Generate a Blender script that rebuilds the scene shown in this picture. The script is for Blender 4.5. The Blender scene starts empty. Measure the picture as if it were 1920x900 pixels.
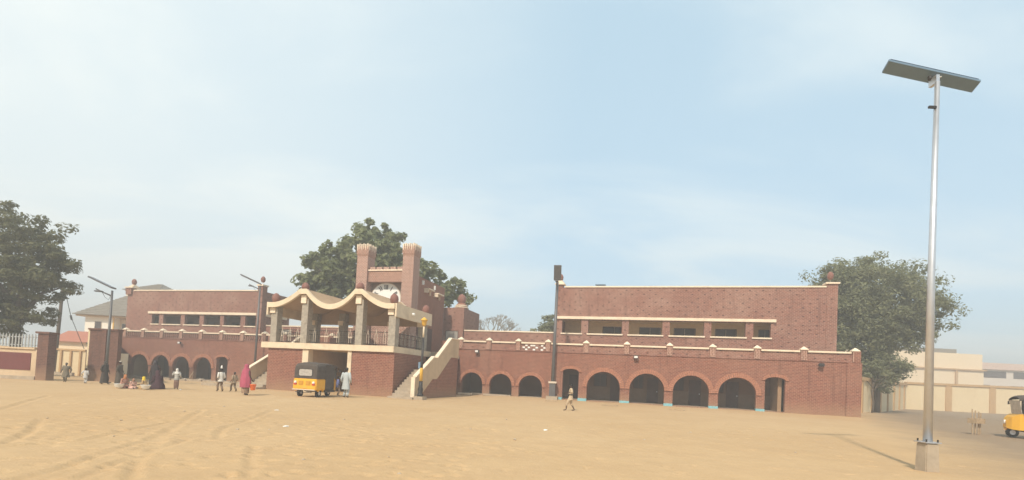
import bpy, bmesh, math, random
import numpy as np
from mathutils import Vector, Matrix
R = math.radians
sc = bpy.context.scene
# ------------------------------------------------------------------ camera
cam = bpy.data.cameras.new('camera'); camo = bpy.data.objects.new('camera', cam)
sc.collection.objects.link(camo); sc.camera = camo
PITCH, ROLL = 0.0333, 0.0504
cp, sp, cr, sr = math.cos(PITCH), math.sin(PITCH), math.cos(ROLL), math.sin(ROLL)
fw = Vector((0, cp, sp)); rt = Vector((1, 0, 0)); dn = Vector((0, sp, -cp))
cx_ = cr*rt - sr*dn; cy_ = -(sr*rt + cr*dn)
m = Matrix((cx_, cy_, -fw)).transposed().to_4x4(); m.translation = Vector((0, 0, 1.65))
camo.matrix_world = m
cam.sensor_width = 36; cam.lens = 36*920/1920; cam.shift_y = 227.8/1920
cam.clip_start = 0.1; cam.clip_end = 9000
# ------------------------------------------------------------------ sky, sun, exposure
SUN_AZ, SUN_EL = 22.0, 45.0          # azimuth the light travels towards, elevation
world = bpy.data.worlds.new('World'); sc.world = world; world.use_nodes = True
wn = world.node_tree; wn.nodes.clear()
def W(t): return wn.nodes.new(t)
sky = W('ShaderNodeTexSky'); sky.sky_type = 'NISHITA'; sky.sun_disc = False
sky.sun_elevation = R(SUN_EL); sky.sun_rotation = R(180+SUN_AZ)
sky.air_density = 1.0; sky.dust_density = 3.0; sky.ozone_density = 1.5; sky.altitude = 300
bg = W('ShaderNodeBackground'); bg.inputs[1].default_value = 0.13
wo = W('ShaderNodeOutputWorld')
tc = W('ShaderNodeTexCoord'); sep = W('ShaderNodeSeparateXYZ'); wn.links.new(tc.outputs['Generated'], sep.inputs[0])
# thin high cloud: noise stretched on a plane above the place
dv = W('ShaderNodeMath'); dv.operation = 'ADD'; dv.inputs[1].default_value = 0.16; wn.links.new(sep.outputs[2], dv.inputs[0])
px = W('ShaderNodeMath'); px.operation = 'DIVIDE'; wn.links.new(sep.outputs[0], px.inputs[0]); wn.links.new(dv.outputs[0], px.inputs[1])
py = W('ShaderNodeMath'); py.operation = 'DIVIDE'; wn.links.new(sep.outputs[1], py.inputs[0]); wn.links.new(dv.outputs[0], py.inputs[1])
cb = W('ShaderNodeCombineXYZ'); wn.links.new(px.outputs[0], cb.inputs[0]); wn.links.new(py.outputs[0], cb.inputs[1])
mp = W('ShaderNodeMapping'); mp.inputs['Rotation'].default_value = (0, 0, R(-38)); mp.inputs['Scale'].default_value = (0.55, 1.15, 1)
wn.links.new(cb.outputs[0], mp.inputs[0])
nz = W('ShaderNodeTexNoise'); nz.inputs['Scale'].default_value = 1.1; nz.inputs['Detail'].default_value = 7; nz.inputs['Roughness'].default_value = 0.52; nz.inputs['Distortion'].default_value = 0.5
wn.links.new(mp.outputs[0], nz.inputs['Vector'])
rp = W('ShaderNodeMapRange'); rp.inputs[1].default_value = 0.40; rp.inputs[2].default_value = 0.68; rp.inputs[3].default_value = 0.05; rp.inputs[4].default_value = 0.62
rp.interpolation_type = 'SMOOTHSTEP'; wn.links.new(nz.outputs[0], rp.inputs[0])
# more veil of cloud towards the west (left)
wl = W('ShaderNodeMapRange'); wl.inputs[1].default_value = 0.1; wl.inputs[2].default_value = -0.65; wl.inputs[3].default_value = 0.0; wl.inputs[4].default_value = 0.75
wn.links.new(sep.outputs[0], wl.inputs[0])
ad = W('ShaderNodeMath'); ad.operation = 'ADD'; ad.use_clamp = True; wn.links.new(rp.outputs[0], ad.inputs[0]); wn.links.new(wl.outputs[0], ad.inputs[1])
mx = W('ShaderNodeMixRGB'); mx.inputs[2].default_value = (5.15, 5.60, 5.60, 1)
hb = W('ShaderNodeMixRGB'); hb.inputs[0].default_value = 0.72; hb.inputs[2].default_value = (3.45, 4.80, 5.55, 1); wn.links.new(sky.outputs[0], hb.inputs[1])
wn.links.new(ad.outputs[0], mx.inputs[0]); wn.links.new(hb.outputs[0], mx.inputs[1])
wn.links.new(mx.outputs[0], bg.inputs[0]); wn.links.new(bg.outputs[0], wo.inputs[0])
sun = bpy.data.lights.new('sun', 'SUN'); sun.energy = 3.0; sun.angle = R(2.5); sun.color = (1.0, 0.90, 0.76)
suno = bpy.data.objects.new('sun', sun); sc.collection.objects.link(suno)
ld = Vector((math.sin(R(SUN_AZ))*math.cos(R(SUN_EL)), math.cos(R(SUN_AZ))*math.cos(R(SUN_EL)), -math.sin(R(SUN_EL))))
suno.rotation_euler = ld.to_track_quat('-Z', 'Y').to_euler(); suno.location = (-20, -30, 60)
sc.view_settings.view_transform = 'Standard'; sc.view_settings.look = 'None'
sc.view_settings.exposure = 0.52; sc.view_settings.gamma = 1
sc.cycles.max_bounces = 6; sc.cycles.volume_bounces = 0
rng = random.Random(7)
YAW = 0.268
U = Vector((math.cos(YAW), -math.sin(YAW), 0)); V = Vector((math.sin(YAW), math.cos(YAW), 0))
def w2(u, v, z=0): p = U*u + V*v; return Vector((p.x, p.y, z))
# ------------------------------------------------------------------ materials
def newmat(name, rough=0.85, metal=0.0, spec=0.3):
    mt = bpy.data.materials.new(name); mt.use_nodes = True
    b = mt.node_tree.nodes['Principled BSDF']; b.inputs['Roughness'].default_value = rough
    b.inputs['Metallic'].default_value = metal
    if 'Specular IOR Level' in b.inputs: b.inputs['Specular IOR Level'].default_value = spec
    return mt, mt.node_tree, b
def plain(name, col, rough=0.85, metal=0.0, var=0.12, scale=3.0, bump=0.0, spec=0.3, dirt=None):
    mt, nt, b = newmat(name, rough, metal, spec); N = nt.nodes; L = nt.links
    t = N.new('ShaderNodeTexCoord'); n = N.new('ShaderNodeTexNoise'); n.inputs['Scale'].default_value = scale; n.inputs['Detail'].default_value = 6; n.inputs['Roughness'].default_value = 0.62
    L.new(t.outputs['Object'], n.inputs['Vector'])
    r = N.new('ShaderNodeMixRGB')
    c = col; r.inputs[1].default_value = (c[0]*(1-var), c[1]*(1-var), c[2]*(1-var), 1); r.inputs[2].default_value = (min(1, c[0]*(1+var)), min(1, c[1]*(1+var)), min(1, c[2]*(1+var)), 1)
    s = N.new('ShaderNodeMapRange'); s.inputs[1].default_value = .3; s.inputs[2].default_value = .7; L.new(n.outputs[0], s.inputs[0]); L.new(s.outputs[0], r.inputs[0])
    out = r.outputs[0]
    if dirt:
        n2 = N.new('ShaderNodeTexNoise'); n2.inputs['Scale'].default_value = dirt[1]; n2.inputs['Detail'].default_value = 5
        L.new(t.outputs['Object'], n2.inputs['Vector'])
        s2 = N.new('ShaderNodeMapRange'); s2.inputs[1].default_value = .5; s2.inputs[2].default_value = .78; s2.inputs[4].default_value = dirt[2]; L.new(n2.outputs[0], s2.inputs[0])
        r2 = N.new('ShaderNodeMixRGB'); r2.inputs[2].default_value = (*dirt[0], 1); L.new(s2.outputs[0], r2.inputs[0]); L.new(out, r2.inputs[1]); out = r2.outputs[0]
    L.new(out, b.inputs['Base Color'])
    if bump:
        bp = N.new('ShaderNodeBump'); bp.inputs['Strength'].default_value = bump; bp.inputs['Distance'].default_value = .02
        n3 = N.new('ShaderNodeTexNoise'); n3.inputs['Scale'].default_value = scale*8; L.new(t.outputs['Object'], n3.inputs['Vector']); L.new(n3.outputs[0], bp.inputs['Height']); L.new(bp.outputs[0], b.inputs['Normal'])
    return mt
def brickmat(name, c1, c2, mortar, dots=0.0, fade=0.35, bw=0.26, bh=0.105, ms=0.012, soldier=False, fadecol=(0.52, 0.34, 0.26)):
    """brick laid in object space on whichever vertical face it is on"""
    mt, nt, b = newmat(name, 0.88); N = nt.nodes; L = nt.links
    t = N.new('ShaderNodeTexCoord'); s = N.new('ShaderNodeSeparateXYZ'); L.new(t.outputs['Object'], s.inputs[0])
    sn = N.new('ShaderNodeSeparateXYZ'); L.new(t.outputs['Normal'], sn.inputs[0])
    def M(op, a, bb=None):
        q = N.new('ShaderNodeMath'); q.operation = op
        for i, x in enumerate((a, bb)):
            if x is None: continue
            if isinstance(x, (int, float)): q.inputs[i].default_value = x
            else: L.new(x, q.inputs[i])
        return q.outputs[0]
    ax = M('ABSOLUTE', sn.outputs[0]); ay = M('ABSOLUTE', sn.outputs[1]); sel = M('GREATER_THAN', ax, ay)
    h = M('ADD', M('MULTIPLY', s.outputs[0], M('SUBTRACT', 1.0, sel)), M('MULTIPLY', s.outputs[1], sel))
    c = N.new('ShaderNodeCombineXYZ')
    if soldier: L.new(s.outputs[2], c.inputs[0]); L.new(h, c.inputs[1])
    else: L.new(h, c.inputs[0]); L.new(s.outputs[2], c.inputs[1])
    br = N.new('ShaderNodeTexBrick'); br.inputs['Scale'].default_value = 1; br.inputs['Brick Width'].default_value = bw; br.inputs['Row Height'].default_value = bh
    br.inputs['Mortar Size'].default_value = ms; br.inputs['Mortar Smooth'].default_value = .2
    br.inputs['Color1'].default_value = (*c1, 1); br.inputs['Color2'].default_value = (*c2, 1); br.inputs['Mortar'].default_value = (*mortar, 1)
    L.new(c.outputs[0], br.inputs['Vector'])
    # weathering blotches
    n = N.new('ShaderNodeTexNoise'); n.inputs['Scale'].default_value = .45; n.inputs['Detail'].default_value = 7; n.inputs['Roughness'].default_value = .65; L.new(t.outputs['Object'], n.inputs['Vector'])
    mr = N.new('ShaderNodeMapRange'); mr.inputs[1].default_value = .42; mr.inputs[2].default_value = .72; mr.inputs[4].default_value = fade; L.new(n.outputs[0], mr.inputs[0])
    mx = N.new('ShaderNodeMixRGB'); mx.inputs[2].default_value = (*fadecol, 1); L.new(mr.outputs[0], mx.inputs[0]); L.new(br.outputs[0], mx.inputs[1])
    n2 = N.new('ShaderNodeTexNoise'); n2.inputs['Scale'].default_value = 5.5; n2.inputs['Detail'].default_value = 6; n2.inputs['Roughness'].default_value = .75; L.new(c.outputs[0], n2.inputs['Vector'])
    mr2 = N.new('ShaderNodeMapRange'); mr2.inputs[1].default_value = .3; mr2.inputs[2].default_value = .7; mr2.inputs[3].default_value = .72; mr2.inputs[4].default_value = 1.26; L.new(n2.outputs[0], mr2.inputs[0])
    hs = N.new('ShaderNodeHueSaturation'); L.new(mx.outputs[0], hs.inputs['Color']); L.new(mr2.outputs[0], hs.inputs['Value'])
    out = hs.outputs[0]
    if dots:   # darker glazed headers set in a staggered grid
        row = M('FLOOR', M('DIVIDE', s.outputs[2], 0.34)); fr = M('FRACT', M('DIVIDE', s.outputs[2], 0.34))
        off = M('MULTIPLY', M('MODULO', row, 2.0), 0.5); fh = M('FRACT', M('ADD', M('DIVIDE', h, 0.96), off))
        msk = M('MULTIPLY', M('MULTIPLY', M('LESS_THAN', fr, 0.30), M('LESS_THAN', fh, 0.15)), dots)
        n4 = N.new('ShaderNodeTexNoise'); n4.inputs['Scale'].default_value = .9; L.new(t.outputs['Object'], n4.inputs['Vector'])
        msk = M('MULTIPLY', msk, M('GREATER_THAN', n4.outputs[0], .43))
        md = N.new('ShaderNodeMixRGB'); md.inputs[2].default_value = (c1[0]*.3, c1[1]*.3, c1[2]*.35, 1); L.new(msk, md.inputs[0]); L.new(out, md.inputs[1]); out = md.outputs[0]
    # rain streaks and splashed dust
    cs = N.new('ShaderNodeCombineXYZ'); L.new(M('MULTIPLY', h, 2.6), cs.inputs[0]); L.new(M('MULTIPLY', s.outputs[2], .22), cs.inputs[1])
    ns_ = N.new('ShaderNodeTexNoise'); ns_.inputs['Scale'].default_value = 1; ns_.inputs['Detail'].default_value = 5; L.new(cs.outputs[0], ns_.inputs['Vector'])
    m5 = N.new('ShaderNodeMapRange'); m5.inputs[1].default_value = .55; m5.inputs[2].default_value = .78; m5.inputs[4].default_value = .55; L.new(ns_.outputs[0], m5.inputs[0])
    k5 = N.new('ShaderNodeMixRGB'); k5.inputs[2].default_value = (c1[0]*.42, c1[1]*.5, c1[2]*.6, 1); L.new(m5.outputs[0], k5.inputs[0]); L.new(out, k5.inputs[1])
    m6 = N.new('ShaderNodeMapRange'); m6.inputs[1].default_value = 1.0; m6.inputs[2].default_value = -.1; m6.inputs[4].default_value = .75; L.new(M('ADD', s.outputs[2], M('MULTIPLY', M('SUBTRACT', n.outputs[0], .5), 2.2)), m6.inputs[0])
    k6 = N.new('ShaderNodeMixRGB'); k6.inputs[2].default_value = (.36, .225, .135, 1); L.new(m6.outputs[0], k6.inputs[0]); L.new(k5.outputs[0], k6.inputs[1]); out = k6.outputs[0]
    L.new(out, b.inputs['Base Color'])
    bp = N.new('ShaderNodeBump'); bp.inputs['Strength'].default_value = .6; bp.inputs['Distance'].default_value = .012; bp.invert = True
    L.new(br.outputs['Fac'], bp.inputs['Height']); L.new(bp.outputs[0], b.inputs['Normal'])
    return mt
MB_ = {}
M_brick = brickmat('painted_brick', (0.252, 0.082, 0.050), (0.172, 0.055, 0.035), (0.36, 0.19, 0.13), fade=.34, ms=.017, fadecol=(.38, .215, .145))
M_brickup = brickmat('upper_brick', (0.262, 0.097, 0.066), (0.180, 0.066, 0.046), (0.37, 0.215, 0.16), dots=.8, fade=.5, ms=.018, fadecol=(.42, .265, .20))
M_brickdk = brickmat('dark_brick', (0.165, 0.075, 0.052), (0.125, 0.057, 0.042), (0.20, 0.115, 0.085), fade=.3, fadecol=(.2, .12, .09))
M_bricktower = brickmat('tower_brick', (0.27, 0.110, 0.075), (0.20, 0.080, 0.055), (0.56, 0.40, 0.32), fade=.35, ms=.024, fadecol=(.45, .26, .2))
M_soldier = brickmat('upright_brick', (0.28, 0.118, 0.078), (0.20, 0.080, 0.055), (0.50, 0.33, 0.25), fade=.35, ms=.022, soldier=True, fadecol=(.44, .25, .17))
M_cream = plain('cream_paint', (0.72, 0.585, 0.41), .75, var=.06, dirt=((.43, .31, .20), 1.1, .55), bump=.3)
M_creamtrim = plain('cream_trim', (0.80, 0.66, 0.49), .7, var=.06, dirt=((.50, .36, .25), 2.2, .45), bump=.3)
M_beige = plain('beige_wall', (0.52, 0.38, 0.24), .85, var=.07, dirt=((.33, .24, .15), .8, .5))
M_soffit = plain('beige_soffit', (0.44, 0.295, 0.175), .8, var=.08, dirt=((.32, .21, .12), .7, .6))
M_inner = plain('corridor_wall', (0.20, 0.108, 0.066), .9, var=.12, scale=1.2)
M_innercream = plain('corridor_cream', (0.80, 0.60, 0.34), .9, var=.08)
M_innertan = plain('corridor_tan', (.34, .22, .13), .9)
M_dark = plain('dark_timber', (0.085, 0.042, 0.034), .6, var=.2)
M_glassdk = plain('dark_pane', (0.075, 0.055, 0.055), .45, var=.1, spec=.2)
M_arch = plain('arch_brick', (0.40, 0.175, 0.108), .88, var=.32, scale=9, bump=.5)
M_stone = plain('grey_stone', (0.36, 0.31, 0.245), .9, var=.22, scale=6, bump=.5)
M_conc = plain('concrete', (0.42, 0.34, 0.25), .95, var=.15, scale=4, bump=.4, dirt=((.3, .22, .14), 1.5, .5))
M_blue = plain('blue_plinth_paint', (0.22, 0.46, 0.50), .8, var=.15, scale=8)
M_iron = plain('dark_iron', (0.045, 0.040, 0.038), .5, metal=.3, var=.2)
M_ironlt = plain('pale_iron_accent', (0.62, 0.52, 0.40), .5, var=.1)
M_white = plain('white_paint', (0.80, 0.79, 0.74), .5, var=.04)
M_steel = plain('galvanised_steel', (0.62, 0.62, 0.63), .38, metal=.75, var=.08)
M_lampgrey = plain('grey_lamp_post', (0.13, 0.125, 0.125), .5, metal=.3, var=.15)
M_panel = plain('solar_panel_back', (0.17, 0.25, 0.33), .4, var=.06)
M_cell = plain('solar_cell', (0.02, 0.03, 0.07), .12, var=.1, spec=.6)
M_yellow = plain('yellow_paint', (0.80, 0.42, 0.035), .38, var=.06, dirt=((.45, .22, .04), 3, .4))
M_lampyel = plain('lamp_yellow', (0.72, 0.42, 0.06), .5, var=.1)
M_ball = plain('terracotta_ball', (0.235, 0.105, 0.080), .75, var=.15, scale=5)
M_maroon = plain('maroon_panel', (0.16, 0.045, 0.040), .8, var=.08)
M_wallcream = plain('boundary_wall_cream', (0.60, 0.45, 0.29), .9, var=.07, dirt=((.38, .26, .16), .7, .55))
M_yelwall = plain('yellow_boundary_wall', (0.70, 0.56, 0.35), .9, var=.04, dirt=((.6, .44, .25), .5, .4))
M_pil = plain('tan_pilaster', (0.50, 0.32, 0.155), .9, var=.08)
M_housewh = plain('house_white', (0.82, 0.76, 0.66), .8, var=.03)
M_farcream = plain('far_cream_wall', (0.78, 0.62, 0.42), .9, var=.04)
M_farpink = plain('far_pale_wall', (0.66, 0.58, 0.50), .9, var=.04)
M_farroof = plain('far_red_roof', (0.42, 0.16, 0.10), .9, var=.1)
M_roof = plain('grey_roof_tile', (0.21, 0.18, 0.145), .8, var=.18, scale=2.5, bump=.4)
M_rubber = plain('tyre_rubber', (0.035, 0.032, 0.03), .9, var=.2)
M_canvas = plain('brown_canvas', (0.085, 0.068, 0.056), .85, var=.2, scale=6)
M_red = plain('red_lens', (0.55, 0.05, 0.03), .25, var=.05)
M_lens = plain('white_lens', (0.8, 0.75, 0.7), .2, var=.03)
M_win = plain('cloudy_window', (0.42, 0.38, 0.33), .2, var=.25, scale=9, spec=.6)
M_wood = plain('weathered_wood', (0.40, 0.29, 0.18), .9, var=.25, scale=9)
M_bark = plain('bark', (0.12, 0.09, 0.065), .95, var=.25, scale=5, bump=.5)
M_skin = plain('dark_skin', (0.075, 0.040, 0.026), .55, var=.08)
M_hair = plain('black_hair', (0.012, 0.010, 0.009), .8, var=.1)
def cloth(name, col, var=.14): return plain(name, col, .92, var=var, scale=7)
# ------------------------------------------------------------------ mesh helpers
ORG = {}
class MB:
    def __init__(s): s.v = []; s.f = []
    def box(s, u0, u1, v0, v1, z0, z1):
        b = len(s.v); s.v += [(u0, v0, z0), (u1, v0, z0), (u1, v1, z0), (u0, v1, z0), (u0, v0, z1), (u1, v0, z1), (u1, v1, z1), (u0, v1, z1)]
        s.f += [(b, b+3, b+2, b+1), (b+4, b+5, b+6, b+7), (b, b+1, b+5, b+4), (b+1, b+2, b+6, b+5), (b+2, b+3, b+7, b+6), (b+3, b, b+4, b+7)]; return s
    def poly(s, pts, d):           # prism: planar outline pts pushed by vector d
        b = len(s.v); n = len(pts); d = Vector(d)
        s.v += [tuple(p) for p in pts] + [tuple(Vector(p)+d) for p in pts]
        s.f.append(tuple(range(b, b+n))); s.f.append(tuple(range(b+2*n-1, b+n-1, -1)))
        for i in range(n): j = (i+1) % n; s.f.append((b+i, b+n+i, b+n+j, b+j))
        return s
    def frustum(s, c, a, bb, z0, z1, a2, b2):
        b = len(s.v); x, y = c
        s.v += [(x-a, y-bb, z0), (x+a, y-bb, z0), (x+a, y+bb, z0), (x-a, y+bb, z0), (x-a2, y-b2, z1), (x+a2, y-b2, z1), (x+a2, y+b2, z1), (x-a2, y+b2, z1)]
        s.f += [(b, b+3, b+2, b+1), (b+4, b+5, b+6, b+7), (b, b+1, b+5, b+4), (b+1, b+2, b+6, b+5), (b+2, b+3, b+7, b+6), (b+3, b, b+4, b+7)]; return s
    def lathe(s, c, prof, n=16, sx=1, sy=1):     # prof [(r,z)]
        b = len(s.v); x, y, z = c
        for r, h in prof:
            for i in range(n):
                a = 2*math.pi*i/n; s.v.append((x+sx*r*math.cos(a), y+sy*r*math.sin(a), z+h))
        for k in range(len(prof)-1):
            for i in range(n):
                j = (i+1) % n; s.f.append((b+k*n+i, b+k*n+j, b+(k+1)*n+j, b+(k+1)*n+i))
        s.f.append(tuple(b+i for i in range(n-1, -1, -1))); s.f.append(tuple(b+(len(prof)-1)*n+i for i in range(n))); return s
    def tube(s, pts, rad, n=8, cap=True, flat=1.0):
        b = len(s.v); pts = [Vector(p) for p in pts]
        if not isinstance(rad, (list, tuple)): rad = [rad]*len(pts)
        prev = None
        for k, p in enumerate(pts):
            t = (pts[min(k+1, len(pts)-1)]-pts[max(k-1, 0)]).normalized()
            if prev is None: prev = Vector((1, 0, 0)) if abs(t.x) < .8 else Vector((0, 1, 0))
            x = (prev - t*prev.dot(t)).normalized(); y = t.cross(x); prev = x
            for i in range(n):
                a = 2*math.pi*i/n; q = p + x*rad[k]*math.cos(a) + y*rad[k]*flat*math.sin(a); s.v.append(tuple(q))
        for k in range(len(pts)-1):
            for i in range(n):
                j = (i+1) % n; s.f.append((b+k*n+i, b+k*n+j, b+(k+1)*n+j, b+(k+1)*n+i))
        if cap: s.f.append(tuple(b+i for i in range(n-1, -1, -1))); s.f.append(tuple(b+(len(pts)-1)*n+i for i in range(n)))
        return s
    def mesh(s, name, mat, org=(0, 0, 0), smooth=False, bevel=0):
        me = bpy.data.meshes.new(name); ox, oy, oz = org
        me.from_pydata([(a-ox, b-oy, c-oz) for a, b, c in s.v], [], s.f)
        bm = bmesh.new(); bm.from_mesh(me); bmesh.ops.recalc_face_normals(bm, faces=bm.faces)
        if bevel: bmesh.ops.bevel(bm, geom=bm.edges[:], offset=bevel, segments=2, affect='EDGES', clamp_overlap=True)
        bm.to_mesh(me); bm.free()
        if smooth: me.polygons.foreach_set('use_smooth', [True]*len(me.polygons))
        me.materials.append(mat); return me
col = sc.collection
def thing(name, label, cat, org=(0, 0, 0), group=None, yaw=True, rz=None, world_loc=None):
    o = bpy.data.objects.new(name, None); o.empty_display_size = .3; col.objects.link(o)
    o.location = world_loc if world_loc is not None else (w2(*org) if yaw else Vector(org))
    o.rotation_euler = (0, 0, (-YAW if yaw else 0) if rz is None else rz)
    o['label'] = label; o['category'] = cat
    if group: o['group'] = group
    ORG[o] = tuple(org) if world_loc is None else (0, 0, 0); return o
def root_org(p):
    while p is not None and p not in ORG: p = p.parent
    return ORG[p]
def part(parent, name, mb, mat, smooth=False, bevel=0, label=None, kind=None):
    o = bpy.data.objects.new(name, mb.mesh(name, mat, root_org(parent), smooth, bevel)); col.objects.link(o); o.parent = parent
    if label: o['label'] = label
    if kind: o['kind'] = kind
    return o
def struct(name, me_or_mb, mat=None):
    me = me_or_mb.mesh(name, mat) if isinstance(me_or_mb, MB) else me_or_mb
    o = bpy.data.objects.new(name, me); col.objects.link(o); o['kind'] = 'structure'; return o
def inst(o, d, parent=None):          # a copy of a part with shared mesh, and its children
    c = o.copy(); col.objects.link(c); c.parent = parent or o.parent
    c.location = Vector(o.location)+Vector(d)
    for ch in o.children:
        k = ch.copy(); col.objects.link(k); k.parent = c
    return c
def copy_tree(o, parent=None):
    c = o.copy(); col.objects.link(c); c.parent = parent
    if o in ORG: ORG[c] = ORG[o]
    for ch in o.children: copy_tree(ch, c)
    return c
def wall_openings(u0, u1, v0, v1, z0, z1, ops, n=12):
    """solid wall; each opening (ua, ub, zlo, zspring, rise): straight jambs then an arch of that rise (0 = flat)"""
    mb = MB(); xs = u0
    def quadbox(ua, ub, za0, zb0, za1, zb1, sl, sr_):
        b = len(mb.v); mb.v.extend([(ua, v0, za0), (ub, v0, zb0), (ub, v0, zb1), (ua, v0, za1), (ua, v1, za0), (ub, v1, zb0), (ub, v1, zb1), (ua, v1, za1)])
        mb.f.extend([(b, b+1, b+2, b+3), (b+7, b+6, b+5, b+4), (b, b+4, b+5, b+1), (b+3, b+2, b+6, b+7)])
        if sl: mb.f.append((b, b+3, b+7, b+4))
        if sr_: mb.f.append((b+1, b+5, b+6, b+2))
    for (ua, ub, zl, zs, rise) in sorted(ops):
        quadbox(xs, ua, z0, z0, z1, z1, True, True)
        c = (ua+ub)/2; hw = (ub-ua)/2
        if zl > z0+.01: quadbox(ua, ub, z0, z0, zl, zl, False, False)
        if rise <= 0: quadbox(ua, ub, zs, zs, z1, z1, False, False)
        else:
            P = []
            for i in range(n+1):
                a = math.pi*(1-i/n)
                P.append((c+hw*math.cos(a), zs+rise*math.sin(a)))
            P[0] = (ua, zs); P[-1] = (ub, zs)
            for i in range(n): quadbox(P[i][0], P[i+1][0], P[i][1], P[i+1][1], z1, z1, False, False)
        xs = ub
    quadbox(xs, u1, z0, z0, z1, z1, True, True)
    return mb
def arch_ring(ua, ub, zs, rise, w, v0, v1, n=22, full=True):
    """voussoirs: wedge bricks round an arch, joined with small recessed gaps"""
    mb = MB(); c = (ua+ub)/2; hw = (ub-ua)/2
    for i in range(n):
        a0 = math.pi*(1-(i+.07)/n); a1 = math.pi*(1-(i+.93)/n); pr = v0-(.012 if i % 2 else 0)
        if full: q = [(c+(hw+r)*math.cos(a), zs+(rise+r)*math.sin(a)) for a in (a0, a1) for r in (0, w)]
        else: q = [(c+(hw+r*.9)*math.cos(a), zs+(rise+r)*math.sin(a)) for a in (a0, a1) for r in (0, w)]
        q = [q[0], q[1], q[3], q[2]]
        mb.poly([(x, pr, z) for x, z in q], (0, v1-pr, 0))
    return mb
# ------------------------------------------------------------------ ground
TR = dict(A=[(-9.14, 8.91), (-9.5, 9.54), (-10.18, 10.56), (-11.96, 12.63)], B=[(-8.83, 8.61), (-8.65, 9.09), (-8.34, 9.51), (-8.76, 11.22), (-9.02, 12.76), (-9.11, 13.83)],
 C=[(-6.77, 9.07), (-7.23, 10.11), (-7.77, 11.23), (-8.94, 13.58), (-10.47, 16.82)], D=[(-5.22, 6.89), (-5.61, 7.47), (-5.96, 7.98), (-6.57, 9.14), (-7.75, 11.24)],
 E=[(-6.25, 10.68), (-6.83, 11.65), (-7.3, 12.66), (-7.55, 13.86), (-7.94, 15.47), (-8.71, 18.15)], F=[(-6.39, 6.27), (-6.47, 7.15), (-6.73, 7.9), (-6.99, 8.8), (-7.41, 10.21), (-8.25, 12.06)],
 G=[(-14.62, 14.15), (-16.11, 16.26), (-18.49, 19.72)], H=[(-5.78, 6.41), (-5.84, 6.92), (-6.16, 7.88), (-6.53, 9.29), (-6.81, 10.64)], I=[(-3.78, 7.25), (-4.02, 7.81), (-4.64, 8.94), (-5.09, 9.95)])
def vnoise(x, y, s, seed):
    g = np.random.RandomState(seed).rand(257, 257); X = x/s; Y = y/s
    xi = np.floor(X).astype(int); yi = np.floor(Y).astype(int); fx = X-xi; fy = Y-yi; fx = fx*fx*(3-2*fx); fy = fy*fy*(3-2*fy)
    a = g[xi % 256, yi % 256]; b = g[(xi+1) % 256, yi % 256]; c = g[xi % 256, (yi+1) % 256]; d = g[(xi+1) % 256, (yi+1) % 256]
    return (a*(1-fx)+b*fx)*(1-fy)+(c*(1-fx)+d*fx)*fy - .5
def ground_h(x, y):
    x = np.asarray(x, float); y = np.asarray(y, float)
    u = x*U.x+y*U.y; v = x*V.x+y*V.y
    ss = lambda t: np.clip(t, 0, 1)**2*(3-2*np.clip(t, 0, 1))
    h = -.40*ss((-30-u)/30)*ss((v-28)/8) + .13*ss((v-37.2)/1.8)*ss((u+17)/3)*ss((60-v)/10)
    return h
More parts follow.
